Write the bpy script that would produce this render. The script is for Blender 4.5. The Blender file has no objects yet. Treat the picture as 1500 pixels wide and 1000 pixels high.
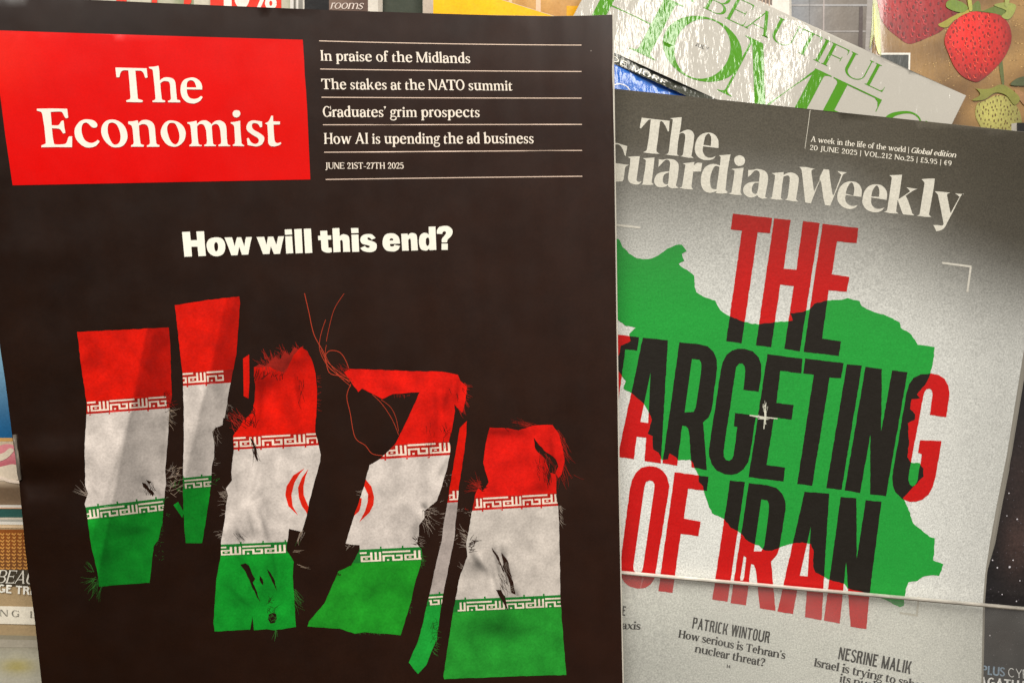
import bpy, math, random
import numpy as np
from mathutils import Matrix, Vector
from mathutils.geometry import delaunay_2d_cdt

# ------------------------------------------------------------------ frames
# Everything lies on a leaning shop rack. "Rack frame": X right, Y up along
# the rack, Z out of it (metres). The whole rack leans back in the world.
RACK = Matrix.Rotation(math.radians(68), 4, 'X')
FPX = 1300.0                       # focal length for a 1500 px wide frame
Xc = np.array([10750., 365., -1300.]); Xc /= np.linalg.norm(Xc)
Yc = np.array([-290., 9000., 1300.]); Yc -= Xc*Yc.dot(Xc); Yc /= np.linalg.norm(Yc)
Zc = np.cross(Xc, Yc)
C2R = np.array([Xc, Yc, Zc])       # camera axes -> rack axes
def raydir(px, py):
    px = np.asarray(px, float); py = np.asarray(py, float)
    v = np.stack([(px-750)/FPX, -(py-500)/FPX, -np.ones_like(px)], -1)
    return v @ C2R.T
CAM = np.array([0, 0, 0.010]) - raydir(750, 500)*0.293

scene = bpy.context.scene
cd = bpy.data.cameras.new('camera'); cam = bpy.data.objects.new('camera', cd)
scene.collection.objects.link(cam)
cd.sensor_width = 36; cd.lens = 36*FPX/1500; cd.clip_start = 0.01; cd.clip_end = 50
M = Matrix([[C2R[i][j] for j in range(3)] + [CAM[i]] for i in range(3)] + [[0, 0, 0, 1]])
cam.matrix_world = RACK @ M
scene.camera = cam

w = bpy.data.worlds.new('World'); scene.world = w; w.use_nodes = True
w.node_tree.nodes['Background'].inputs[0].default_value = (1.0, 0.92, 0.84, 1)
# shop interior: pale ceiling above and to the right, dim floor and shelving below and left
_n, _l = w.node_tree.nodes, w.node_tree.links
_tc = _n.new('ShaderNodeTexCoord'); _dp = _n.new('ShaderNodeVectorMath'); _dp.operation = 'DOT_PRODUCT'
_dp.inputs[1].default_value = (RACK.to_3x3() @ Vector((.50, .82, .0))).normalized()
_l.new(_tc.outputs['Generated'], _dp.inputs[0])
_mr = _n.new('ShaderNodeMapRange'); _mr.interpolation_type = 'SMOOTHSTEP'
for _k, _v in (('From Min', -.35), ('From Max', .55), ('To Min', .03), ('To Max', .62)): _mr.inputs[_k].default_value = _v
_l.new(_dp.outputs['Value'], _mr.inputs['Value']); _l.new(_mr.outputs['Result'], w.node_tree.nodes['Background'].inputs[1])

def lamp(name, target, elev, azim, dist, sx, sy, power, col):
    """rectangular lamp panel seen from rack point target, elev/azim from rack normal"""
    e, a = math.radians(elev), math.radians(azim)
    d = Vector((math.sin(a)*math.cos(e), math.sin(e), math.cos(e)*math.cos(a)))
    p = Vector(target) + d*dist
    L = bpy.data.lights.new(name, 'AREA'); L.shape = 'RECTANGLE'; L.size = sx; L.size_y = sy
    L.energy = power; L.color = col
    o = bpy.data.objects.new(name, L); scene.collection.objects.link(o)
    o.matrix_world = RACK @ (Matrix.Translation(p) @ d.to_track_quat('Z', 'Y').to_matrix().to_4x4())
    return o
lamp('ceiling_lamp', (0.07, 0.08, 0), 29, 23, 1.25, 0.22, 0.34, 4.4, (1.0, 0.95, 0.86))
lamp('fill_lamp', (0, 0, 0), 52, -25, 1.6, 1.4, 0.9, 32.5, (1.0, 0.965, 0.905))  # broad unseen fill panel, added to light the covers evenly
scene.view_settings.view_transform = 'Standard'
scene.view_settings.look = 'None'
scene.view_settings.exposure = 0.0
scene.view_settings.gamma = 1.0

# ------------------------------------------------------------------ geometry helpers
rnd = random.Random(7)
def lin(c):
    c = np.asarray(c, float)/255.
    return np.where(c <= 0.04045, c/12.92, ((c+0.055)/1.055)**2.4)
def hit(px, py, surf):
    """points of the (height-field) sheet seen at these photo pixels"""
    d = raydir(px, py); px = np.asarray(px, float)
    z = np.full(px.shape, 0.0)
    for _ in range(14):
        t = (z - CAM[2])/d[..., 2]
        X = CAM[0] + t*d[..., 0]; Y = CAM[1] + t*d[..., 1]
        z = surf(X, Y)
    return np.stack([X, Y, z], -1)

class Thing:
    def __init__(s, name, label, cat, px, py, surf, group=None):
        s.surf = surf; s.base = hit(px, py, surf)
        o = bpy.data.objects.new(name, None); scene.collection.objects.link(o)
        o.empty_display_size = 0.02
        o.matrix_world = RACK @ Matrix.Translation(Vector(s.base))
        o['label'] = label; o['category'] = cat
        if group: o['group'] = group
        s.o = o
def link_mesh(name, V, F, parent, base, mat, cols=None, label=None, smooth=True):
    me = bpy.data.meshes.new(name)
    V = np.asarray(V) - base
    me.from_pydata([tuple(v) for v in V], [], [tuple(int(i) for i in f) for f in F])
    me.materials.append(mat)
    if cols is not None:
        a = me.color_attributes.new('col', 'FLOAT_COLOR', 'POINT')
        buf = np.ones((len(V), 4)); buf[:, :3] = cols
        a.data.foreach_set('color', buf.ravel())
    if smooth: me.polygons.foreach_set('use_smooth', [True]*len(me.polygons))
    me.update()
    o = bpy.data.objects.new(name, me); scene.collection.objects.link(o); o.parent = parent
    if label: o['label'] = label
    return o

def area2(p): 
    p = np.asarray(p); x, y = p[:, 0], p[:, 1]
    return np.sum(x*np.roll(y, -1) - np.roll(x, -1)*y)
def arrange(tagged, grid=0):
    """planar arrangement of overlapping polygons [(tag, points)] ->
    (points, triangles, tag set of each triangle)"""
    vs, fs, tags = [], [], []
    for tag, p in tagged:
        p = [tuple(map(float, q)) for q in p]
        q = []
        for a in p:
            if not q or abs(a[0]-q[-1][0])+abs(a[1]-q[-1][1]) > 1e-4: q.append(a)
        if len(q) > 2 and abs(q[0][0]-q[-1][0])+abs(q[0][1]-q[-1][1]) < 1e-4: q.pop()
        if len(q) < 3 or abs(area2(q)) < 1e-3: continue
        if area2(q) < 0: q.reverse()
        fs.append(list(range(len(vs), len(vs)+len(q)))); vs += q; tags.append(tag)
    if grid:
        A = np.array(vs); x0, y0 = A.min(0); x1, y1 = A.max(0)
        r = np.random.RandomState(3)
        gx = np.arange(x0+grid*.5, x1, grid); gy = np.arange(y0+grid*.5, y1, grid)
        for j, y in enumerate(gy):
            for x in gx:
                vs.append((float(x + (j % 2)*grid*.5 + r.uniform(-.1, .1)*grid), float(y + r.uniform(-.1, .1)*grid)))
    res = delaunay_2d_cdt([Vector(v) for v in vs], [(f[i], f[i-1]) for f in fs for i in range(len(f))], [], 0, 1e-4)
    P = np.array([(v[0], v[1]) for v in res[0]])
    T = np.array([(f[0], f[k], f[k+1]) for f in res[2] for k in range(1, len(f)-1)])
    # which polygons hold each triangle: test the centroids
    C = P[T].mean(1); order = np.argsort(C[:, 0]); cx = C[order, 0]; own = [set() for _ in T]
    B = np.array(vs)
    for f, tag in zip(fs, tags):
        q = B[f]; lo, hi = np.searchsorted(cx, q[:, 0].min()), np.searchsorted(cx, q[:, 0].max())
        idx = order[lo:hi]; idx = idx[(C[idx, 1] > q[:, 1].min()) & (C[idx, 1] < q[:, 1].max())]
        if not len(idx): continue
        x, y = C[idx, 0][:, None], C[idx, 1][:, None]; x0, y0 = q[:, 0], q[:, 1]; x1, y1 = np.roll(x0, -1), np.roll(y0, -1)
        dy = np.where(y1 == y0, 1e-12, y1-y0)
        ins = (((y0 > y) != (y1 > y)) & (x < (x1-x0)*(y-y0)/dy + x0)).sum(1) % 2 == 1
        for i in idx[ins]: own[i].add(tag)
    keep = [i for i in range(len(T)) if own[i]]
    return P, [tuple(T[i]) for i in keep], [own[i] for i in keep]
def sheet(name, P, T, surf, lift, th, mat, color, parent=None, label=None):
    """print lying on the sheet: P pixels, T triangles"""
    if not len(T): return None
    T = np.array(T); u, inv = np.unique(T, return_inverse=True); T = inv.reshape(T.shape); P = P[u]
    V = hit(P[:, 0], P[:, 1], lambda X, Y: surf(X, Y) + lift)
    # image y points down: flip winding so that faces look out of the rack
    a = P[T[:, 0]]; b = P[T[:, 1]]; c = P[T[:, 2]]
    s = (b[:, 0]-a[:, 0])*(c[:, 1]-a[:, 1]) - (b[:, 1]-a[:, 1])*(c[:, 0]-a[:, 0])
    T[s > 0] = T[s > 0][:, ::-1]
    cols = color(P[:, 0], P[:, 1]) if callable(color) else np.tile(lin(color), (len(P), 1))
    return link_mesh(name, V, T, parent or th.o, th.base, mat, cols, label)
def ink(name, polys, th, lift, mat, color, parent=None, grid=0, label=None, clip=None, holes=None):
    """union of polygons (minus holes, inside clip) as one printed part"""
    t = [('a', p) for p in polys] + [('h', p) for p in (holes or [])] + ([('c', clip)] if clip is not None else [])
    P, T, S = arrange(t, grid)
    keep = [tr for tr, s in zip(T, S) if 'a' in s and 'h' not in s and (clip is None or 'c' in s)]
    return sheet(name, P, keep, th.surf, lift, th, mat, color, parent, label)
def slab(name, poly, th, top, thick, mat, color, grid=12, parent=None, label=None, holes=None):
    """solid sheet or paper block that follows the magazine's surface"""
    P, T, S = arrange([('a', p) for p in [poly]] + [('h', p) for p in (holes or [])], grid)
    T = [t for t, s in zip(T, S) if 'a' in s and 'h' not in s]
    T = np.array(T); u, inv = np.unique(T, return_inverse=True); T = inv.reshape(T.shape); P = P[u]
    V = hit(P[:, 0], P[:, 1], lambda X, Y: th.surf(X, Y) + top)
    a = P[T[:, 0]]; b = P[T[:, 1]]; c = P[T[:, 2]]
    s = (b[:, 0]-a[:, 0])*(c[:, 1]-a[:, 1]) - (b[:, 1]-a[:, 1])*(c[:, 0]-a[:, 0])
    T[s > 0] = T[s > 0][:, ::-1]
    n = len(P); V2 = V - np.array([0, 0, thick])
    F = [tuple(t) for t in T] + [tuple(t[::-1]+n) for t in T]
    E = {}
    for t in T:
        for i in range(3): E[(t[i], t[(i+1) % 3])] = 1
    side = [(i, j) for (i, j) in E if (j, i) not in E]
    # own vertices for the side walls keep the fold crisp
    m = 2*n; extra = []; idx = {}
    for i, j in side:
        for k in (i, j):
            if k not in idx: idx[k] = m+len(extra); extra += [V[k], V2[k]]
        F.append((idx[j], idx[i], idx[i]+1, idx[j]+1))
    cols = color(P[:, 0], P[:, 1]) if callable(color) else np.tile(lin(color), (n, 1))
    ec = np.array([cols[k] for k in idx for _ in (0, 1)]).reshape(-1, 3)
    return link_mesh(name, np.vstack([V, V2, np.array(extra)]), F, parent or th.o, th.base, mat,
                     np.vstack([cols, cols, ec]), label)
def ragged(p, amp, step=4, seed=1):
    """torn outline: resample and jitter"""
    r = random.Random(seed); out = []
    for i in range(len(p)):
        a, b = p[i], p[(i+1) % len(p)]; L = math.hypot(b[0]-a[0], b[1]-a[1]); n = max(1, int(L/step))
        nx, ny = -(b[1]-a[1])/max(L, 1e-6), (b[0]-a[0])/max(L, 1e-6)
        for k in range(n):
            t = k/n; j = r.uniform(-amp, amp) if k else r.uniform(-amp, amp)*.4
            out.append((a[0]+(b[0]-a[0])*t + nx*j, a[1]+(b[1]-a[1])*t + ny*j))
    return out
def crpath(pts, n=8, closed=False):
    pts = [np.array(p, float) for p in pts]; out = []; N = len(pts)
    rng = range(N if closed else N-1)
    for i in rng:
        if closed: p0, p1, p2, p3 = pts[(i-1) % N], pts[i], pts[(i+1) % N], pts[(i+2) % N]
        else: p0, p1, p2, p3 = pts[max(i-1, 0)], pts[i], pts[i+1], pts[min(i+2, N-1)]
        for k in range(n):
            t = k/n
            out.append(.5*((2*p1)+(-p0+p2)*t+(2*p0-5*p1+4*p2-p3)*t*t+(-p0+3*p1-3*p2+p3)*t**3))
    if not closed: out.append(pts[-1])
    return [tuple(p) for p in out]
def ribbon(pts, w0, w1=None):
    """thin line as separate quads"""
    pts = [np.array(p, float) for p in pts]; w1 = w0 if w1 is None else w1
    n = len(pts); L = []; R = []
    for i, p in enumerate(pts):
        t = pts[min(i+1, n-1)] - pts[max(i-1, 0)]; t = t/(np.linalg.norm(t)+1e-9)
        h = .5*(w0+(w1-w0)*i/(n-1)); nn = np.array([-t[1], t[0]])*h
        L.append(p+nn); R.append(p-nn)
    return [[L[i], L[i+1], R[i+1], R[i]] for i in range(n-1)]
def tile(pts, ox, oy, s): return [(ox+x/s, oy+y/s) for x, y in pts]

# ------------------------------------------------------------------ materials
def mat_print(name, rough=.4, grain=.06, gscale=2500, bump=.0, bscale=900, coat=0., mottle=.05, mscale=60,
              spec=.5, stretch=None, coat_rough=.1, fleck=0., coat_only=False, bdetail=4):
    m = bpy.data.materials.new(name); m.use_nodes = True; nt = m.node_tree; N = nt.nodes; L = nt.links
    b = N['Principled BSDF']
    at = N.new('ShaderNodeAttribute'); at.attribute_name = 'col'
    tc = N.new('ShaderNodeTexCoord')
    def noise(scale, detail, vec=None, rough_=.6):
        n = N.new('ShaderNodeTexNoise'); n.inputs['Scale'].default_value = scale
        n.inputs['Detail'].default_value = detail; n.inputs['Roughness'].default_value = rough_
        L.new(vec or tc.outputs['Object'], n.inputs['Vector']); return n
    def rng(sock, a, bb, lo=.25, hi=.75):
        r = N.new('ShaderNodeMapRange'); r.inputs['From Min'].default_value = lo; r.inputs['From Max'].default_value = hi
        r.inputs['To Min'].default_value = a; r.inputs['To Max'].default_value = bb
        L.new(sock, r.inputs['Value']); return r.outputs['Result']
    g = rng(noise(gscale, 2).outputs['Fac'], 1-grain*1.5, 1+grain*1.5)
    q = rng(noise(mscale, 5).outputs['Fac'], 1-mottle, 1+mottle)
    mu = N.new('ShaderNodeMath'); mu.operation = 'MULTIPLY'; L.new(g, mu.inputs[0]); L.new(q, mu.inputs[1])
    v = N.new('ShaderNodeVectorMath'); v.operation = 'SCALE'
    L.new(at.outputs['Color'], v.inputs[0]); L.new(mu.outputs[0], v.inputs['Scale'])
    colsock = v.outputs[0]
    if fleck > 0:      # tiny pale specks of the worn print
        vo = N.new('ShaderNodeTexVoronoi'); vo.inputs['Scale'].default_value = 170; L.new(tc.outputs['Object'], vo.inputs['Vector'])
        f = rng(vo.outputs['Distance'], 1, 0, .02, .05)
        sepc = N.new('ShaderNodeSeparateColor'); L.new(vo.outputs['Color'], sepc.inputs[0])
        gt = N.new('ShaderNodeMath'); gt.operation = 'GREATER_THAN'; gt.inputs[1].default_value = 1-fleck; L.new(sepc.outputs[0], gt.inputs[0])
        mm = N.new('ShaderNodeMath'); mm.operation = 'MULTIPLY'; L.new(f, mm.inputs[0]); L.new(gt.outputs[0], mm.inputs[1])
        m2 = N.new('ShaderNodeMath'); m2.operation = 'MULTIPLY'; L.new(mm.outputs[0], m2.inputs[0]); m2.inputs[1].default_value = .6
        mx = N.new('ShaderNodeMix'); mx.data_type = 'RGBA'; L.new(m2.outputs[0], mx.inputs['Factor'])
        L.new(colsock, mx.inputs['A']); mx.inputs['B'].default_value = (.35, .3, .25, 1); colsock = mx.outputs['Result']
    L.new(colsock, b.inputs['Base Color'])
    b.inputs['Roughness'].default_value = rough; b.inputs['Specular IOR Level'].default_value = spec
    if coat: b.inputs['Coat Weight'].default_value = coat; b.inputs['Coat Roughness'].default_value = coat_rough
    rr = rng(noise(mscale*1.7, 4).outputs['Fac'], rough*.85, rough*1.15); L.new(rr, b.inputs['Roughness'])
    if bump:
        vec = None
        if stretch:
            mp = N.new('ShaderNodeMapping'); mp.inputs['Scale'].default_value = stretch[:3]
            if len(stretch) > 3: mp.inputs['Rotation'].default_value = (0, 0, math.radians(stretch[3]))
            L.new(tc.outputs['Object'], mp.inputs['Vector']); vec = mp.outputs[0]
        bn = noise(bscale, bdetail, vec)
        bp = N.new('ShaderNodeBump'); bp.inputs['Strength'].default_value = 1.0; bp.inputs['Distance'].default_value = bump
        L.new(bn.outputs['Fac'], bp.inputs['Height'])
        if not coat_only: L.new(bp.outputs['Normal'], b.inputs['Normal'])
        if coat: L.new(bp.outputs['Normal'], b.inputs['Coat Normal'])
    return m
def mat_pages():
    m = bpy.data.materials.new('page_edges'); m.use_nodes = True; nt = m.node_tree; N = nt.nodes; L = nt.links
    b = N['Principled BSDF']; tc = N.new('ShaderNodeTexCoord')
    mp = N.new('ShaderNodeMapping'); mp.inputs['Scale'].default_value = (20, 20, 9000); L.new(tc.outputs['Object'], mp.inputs['Vector'])
    n = N.new('ShaderNodeTexNoise'); n.inputs['Scale'].default_value = 1; L.new(mp.outputs[0], n.inputs['Vector'])
    r = N.new('ShaderNodeMapRange'); r.inputs['To Min'].default_value = .6; r.inputs['To Max'].default_value = 1.05; L.new(n.outputs['Fac'], r.inputs['Value'])
    at = N.new('ShaderNodeAttribute'); at.attribute_name = 'col'
    v = N.new('ShaderNodeVectorMath'); v.operation = 'SCALE'; L.new(at.outputs['Color'], v.inputs[0]); L.new(r.outputs[0], v.inputs['Scale'])
    L.new(v.outputs[0], b.inputs['Base Color']); b.inputs['Roughness'].default_value = .75
    return m
M_PAGES = mat_pages()
# ------------------------------------------------------------------ lettering: a small stroke-built alphabet
class Pen:
    """W stem width, T hairline; sl/ts/br serif length, thickness, bracket; xh x-height; ws width scale"""
    def __init__(s, W, T, sl=55, ts=28, br=35, xh=460, ws=1., stress=0., asc=730, track=0, ital=0., pw=1.5, sup=2., cw=None, sp=None):
        s.W, s.T, s.sl, s.ts, s.br, s.xh, s.ws, s.stress, s.asc, s.track, s.ital, s.pw, s.sup, s.cw, s.sp = W, T, sl, ts, br, xh, ws, stress, asc, track, ital, pw, sup, cw, sp
class G:
    def __init__(g, p): g.p = p; g.q = []
    def poly(g, *pts): g.q.append(list(pts))
    def stroke(g, pts, w=None):
        p = g.p; pts = [np.array(a, float) for a in pts]; n = len(pts); L = []; R = []
        for i in range(n):
            t = pts[min(i+1, n-1)]-pts[max(i-1, 0)]; t = t/(np.linalg.norm(t)+1e-9); nn = np.array([-t[1], t[0]])
            if w is None:
                c = abs(nn[0]*math.cos(p.stress)+nn[1]*math.sin(p.stress)); h = p.T+(p.W-p.T)*c**p.pw
            elif callable(w): h = w(i/(n-1))
            else: h = w
            L.append(pts[i]+nn*h/2); R.append(pts[i]-nn*h/2)
        for i in range(n-1): g.q.append([tuple(L[i]), tuple(L[i+1]), tuple(R[i+1]), tuple(R[i])])
    def arc(g, x0, x1, y0, y1, a0, a1, w=None, n=None):
        """pen arc inside outer box, degrees (0 = right, 90 = top)"""
        p = g.p; rx = (x1-x0)/2; ry = (y1-y0)/2; cx = (x0+x1)/2; cy = (y0+y1)/2
        n = n or max(4, int(abs(a1-a0)/9)); e = 2./p.sup; O, I = [], []
        cs, sn = math.cos(p.stress), math.sin(p.stress)
        for i in range(n+1):
            t = i/n; a = math.radians(a0+(a1-a0)*t); c, s_ = math.cos(a), math.sin(a)
            c, s_ = math.copysign(abs(c)**e, c), math.copysign(abs(s_)**e, s_)
            wx, wy = (p.W, p.T) if w is None else ((w(t),)*2 if callable(w) else (w, w))
            O.append((cx+rx*c, cy+ry*s_)); u, v = (rx-wx)*c, (ry-wy)*s_
            if p.stress: # inner oval leans: heavier lower left and upper right
                k = .10; u, v = u+k*(rx-wx)*s_*cs*.0+(-k)*wx*s_, v
            I.append((cx+u, cy+v))
        for i in range(n): g.q.append([O[i], O[i+1], I[i+1], I[i]])
    def shoulder(g, x0, x1, top, ry, w0, a0=165, turn=False, W=None):
        """arch from a stem at x0 over to the outer right edge x1 (turn: mirrored for u)"""
        p = g.p; W = W or p.W; cx = x0+(x1-x0)*.44; O, I = [], []
        for i in range(19):
            a = math.radians(a0*(1-i/18)); c, s_ = math.cos(a), math.sin(a)
            rxo = (cx-x0) if c < 0 else (x1-cx); wi = w0 if c < 0 else W
            O.append((cx+rxo*c, top-ry+ry*s_)); I.append((cx+(rxo-wi)*c, top-ry+(ry-w0)*s_))
        if turn: O = [(x0+x1-x, -y) for x, y in O]; I = [(x0+x1-x, -y) for x, y in I]
        for i in range(18): g.q.append([O[i], O[i+1], I[i+1], I[i]])
    def rect(g, x0, y0, x1, y1): g.q.append([(x0, y0), (x1, y0), (x1, y1), (x0, y1)])
    def ball(g, x, y, r): g.q.append([(x+r*math.cos(k*math.pi/7), y+r*math.sin(k*math.pi/7)) for k in range(14)])
    def foot(g, x, w=None, y=0, up=1, l=None, r=None):
        """bracketed serif at the end of a vertical stem x..x+w"""
        p = g.p; w = p.W if w is None else w; l = p.sl if l is None else l; r = p.sl if r is None else r
        if p.sl == 0: return
        t, b = p.ts*up, p.br*up
        pts = [(x-l, y), (x+w+r, y), (x+w+r, y+t*.8)]
        if r > 0: pts += [(x+w+r*.45, y+t+b*.12), (x+w+r*.12, y+t+b*.45), (x+w, y+t+b)]
        pts += [(x, y+t+b)]
        if l > 0: pts += [(x-l*.12, y+t+b*.45), (x-l*.45, y+t+b*.12), (x-l, y+t*.8)]
        g.q.append(pts)
    def flag(g, x, y, w=None):
        """slanting head serif left of a lowercase stem; top of stem at y"""
        p = g.p; w = p.W if w is None else w
        if p.sl == 0: g.rect(x, y-40, x+w, y); return
        d = p.ts*1.1
        g.q.append([(x-p.sl, y-d*1.0-p.ts*.9), (x-p.sl, y-d*1.0), (x+w*.5, y), (x+w, y+4), (x+w, y-d-p.br-p.ts), (x, y-d-p.br-p.ts*.9), (x-p.sl*.15, y-d-p.ts*1.2)])
    def stem(g, x, y0, y1, w=None): g.rect(x, y0, x+(g.p.W if w is None else w), y1)
    def diag(g, xa, ya, xb, yb, w):
        """slanted stem whose horizontal width is w"""
        g.q.append([(xa, ya), (xa+w, ya), (xb+w, yb), (xb, yb)])

def glyph(ch, p):
    g = G(p); W, T, X, A, S = p.W, p.T, p.xh, p.asc, p.ws; C = 700; sf = p.sl; ov = 10 if sf else 8
    ti = W*.45+T*.55 if not sf else T
    tk = W if sf else W*.9                                         # thick diagonal
    def o_(wd): g.arc(0, wd, -ov, X+ov, 0, 360); return wd
    m = sf*.9 if sf else 0
    if ch == ' ': return [], (p.sp if p.sp is not None else (230*S if sf else 200*S))
    low = ch.islower()
    if ch == 'o': adv = o_(490*S)
    elif ch in 'ceé':
        wd = 430*S*(1.05 if ch == 'c' else 1)
        if ch == 'e':
            g.arc(0, wd, -ov, X+ov, -2, 325-360+360-0 if False else 318, None, 30)
            yb = X*.50; g.rect(W*.8, yb, wd-W*.45, yb+max(T, ti*.7))
        else:
            g.arc(0, wd, -ov, X+ov, 42, 318, None, 28)
            if sf: g.ball(wd-W*.55, X-W*.62, W*.48)
        adv = wd
    elif ch in 'nhmurpbd' or ch in 'qg' and not sf:
        x = m
        cw = p.cw or 210*S                                          # counter
        def arch(xa, top, flip=False):
            """arch springing from stem right edge xa; returns x of its right stem"""
            xb = xa+cw; ry = X*.42
            g.shoulder(xa-min(W*.5, 60), xb+W, X+ov, ry, max(T, ti*.8) if sf else ti*.95); g.stem(xb, 0, X+ov-ry+1); return xb
        if ch in 'nhm':
            top = X if ch != 'h' else A
            g.stem(x, 0, top-30); g.flag(x, top); g.foot(x)
            xb = arch(x+W, X); g.foot(xb)
            if ch == 'm': xb = arch(xb+W, X); g.foot(xb)
            adv = xb+W+m
        elif ch == 'u':
            xb = x+W+cw; ry = X*.42
            g.shoulder(x, xb+min(W*.5, 60), ov, ry, max(T, ti*.8) if sf else ti*.95, turn=True)
            g.stem(x, ry-ov-1, X-30); g.flag(x, X); g.stem(xb, 0, X-30); g.flag(xb, X); g.foot(xb, l=0); adv = xb+W+m
        elif ch == 'r':
            g.stem(x, 0, X-30); g.flag(x, X); g.foot(x, r=sf*1.2)
            xb = x+W+cw*.45; xr = xb+W*.55; t_ = max(T, ti*.8) if sf else ti
            g.poly((x+W*.6, X*.62), (x+W*.6, X*.50), (x+W*1.15, X*.80), (xb, X-t_), (xb+W*.1, X+ov), (xb-W*.2, X+ov), (x+W*1.0, X*.92))
            if sf: g.ball(xb+W*.05, X-W*.42+ov, W*.52)
            else: g.rect(xb-W*.1, X-t_*1.05, xr, X+ov)
            adv = xb+W*.45
        else:
            bw = 440*S
            if ch in 'pb':
                g.arc(x+W*.15, x+W*.15+bw, -ov, X+ov, 0, 360, None, 32)
                if ch == 'p': g.stem(x, -215, X-30); g.flag(x, X); g.foot(x, y=-215)
                else: g.stem(x, 0, A-30); g.flag(x, A)
                adv = x+W*.15+bw
            else:
                g.arc(0, bw, -ov, X+ov, 0, 360, None, 32); xb = bw-W*1.15
                if ch == 'd': g.stem(xb, 0, A-30); g.flag(xb, A); g.foot(xb, l=0)
                else: g.stem(xb, -215, X); 
                if ch == 'g': g.arc(20, xb+W, -215, X*.6, 205, 360)
                adv = xb+W+m
    elif ch == 'g':                                                # binocular
        g.arc(10, 360*S, X*.33, X+ov, 0, 360, lambda t: T+(W*.85-T)*abs(math.cos(t*2*math.pi))**1.3, 26)
        g.stroke(crpath([(80*S, X*.36), (50*S, X*.22), (100*S, X*.10), (280*S, X*.08), (390*S, -20), (360*S, -140), (200*S, -200), (50*S, -160), (15*S, -80), (90*S, X*.08)], 6), lambda t: T+(W*.6-T)*(.35+.65*math.sin(t*9)**2))
        g.stroke(crpath([(290*S, X*.9), (350*S, X*.99), (400*S, X*.95)], 4), T*1.2); g.ball(405*S, X*.93, W*.36); adv = 420*S
    elif ch == 'a':
        bw = 380*S; xb = bw-W*.9
        g.stem(xb, X*.12 if sf else 0, X*.68)
        pts = [(xb+W/2, X*.66), (xb+W*.42, X*.82), (xb-W*.1, X*.95), (bw*.45, X+ov-T/2), (bw*.24, X*.95), (bw*.12, X*.80)]
        g.stroke(crpath(pts, 5), lambda t: (W if t < .12 else T+(W-T)*max(0, .55-abs(t-.1)*2)) if sf else ti+(W-ti)*max(0, 1-t*3))
        if sf: g.ball(bw*.19, X*.77, W*.52)
        pts = [(xb+W*.5, X*.585), (bw*.42, X*.53), (bw*.12, X*.40), (W*.5, X*.25), (W*.62, X*.09), (bw*.33, T*.5-ov), (bw*.55, X*.03), (xb+W*.3, X*.17)]
        g.stroke(crpath(pts, 5), lambda t: T+(W-T)*max(0, math.sin(t*math.pi))**2 if sf else ti+(W-ti)*math.sin(t*math.pi)**2)
        if sf: g.stroke(crpath([(xb+W*.5, X*.2), (xb+W*.6, X*.06), (xb+W*1.0, T*.5), (xb+W+sf, X*.07)], 4), lambda t: W+(T-W)*min(1, t*1.6))
        adv = xb+W+sf*.7
    elif ch == 's':
        wd = (350 if sf else 400)*S
        pts = [(wd*.90, X*.80), (wd*.72, X-T*.5+2), (wd*.42, X+ov-T*.5), (wd*.17, X*.83), (wd*.2, X*.66), (wd*.5, X*.52), (wd*.8, X*.38), (wd*.87, X*.2), (wd*.6, T*.5-ov), (wd*.3, T*.5-4), (wd*.07, X*.2)]
        if sf:
            g.stroke(crpath(pts, 5), lambda t: T+(W-T)*math.exp(-((t-.5)/.2)**2))
            g.poly((wd*.84, X*.99), (wd*.94, X*.99), (wd*.94, X*.70), (wd*.87, X*.70)); g.poly((wd*.03, X*.30), (wd*.1, X*.30), (wd*.13, X*.02), (wd*.03, X*.02))
        else:
            pts = [(wd*.93, X*.72), (wd*.8, X*.86), (wd*.5, X+ov-ti*.45), (wd*.22, X*.82), (wd*.24, X*.64), (wd*.5, X*.52), (wd*.78, X*.38), (wd*.8, X*.19), (wd*.5, ti*.45-ov), (wd*.2, X*.12), (wd*.05, X*.26)]
            g.stroke(crpath(pts, 5), ti*.95)
        adv = wd
    elif ch in 'il':
        top = X if ch == 'i' else A
        g.stem(m, 0, top-30); g.flag(m, top); g.foot(m)
        if ch == 'i':
            if sf: g.ball(m+W/2-5, A-W*.45, W*.6)
            else: g.rect(m, X+45, m+W, A)
        adv = W+2*m
    elif ch == 't':
        x = m*.8+30; g.stem(x, X*.18, X+60); g.poly((x, X+20), (x, X+50), (x+W, X+150 if sf else X+140), (x+W, X))
        if not sf: g.rect(x, X, x+W, X+140)
        g.rect(x-m*.8-(0 if sf else 40), X-max(T, p.ts) if sf else X-ti, x+W+110*S, X)
        g.stroke(crpath([(x+W/2, X*.2), (x+W*.62, X*.06), (x+W*1.1, T*.5-6), (x+W+120*S, X*.09 if sf else ti*.5-6)], 5), lambda t: W+((T if sf else ti)-W)*min(1, t*1.5))
        adv = x+W+125*S
    elif ch == 'f':
        x = m; g.stem(x, 0, X+90); g.foot(x, r=sf*1.3); g.rect(x-sf*.8-(0 if sf else 40), X-max(T, p.ts), x+W+100*S, X)
        g.stroke(crpath([(x+W/2, X+80), (x+W*.6, A-60), (x+W*1.3, A+5-T/2), (x+W+110*S, A-20)], 5), lambda t: W+((T if sf else ti)-W)*min(1, t*1.6))
        if sf: g.ball(x+W+105*S, A-W*.5, W*.48)
        adv = x+W+120*S
    elif ch == 'k':
        x = m; g.stem(x, 0, A-30); g.flag(x, A); g.foot(x)
        g.diag(x+W-5, X*.36, x+W+200*S, X-10, ti*1.25); g.diag(x+W+225*S, 0, x+W+45*S, X*.58, tk*1.05)
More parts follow.
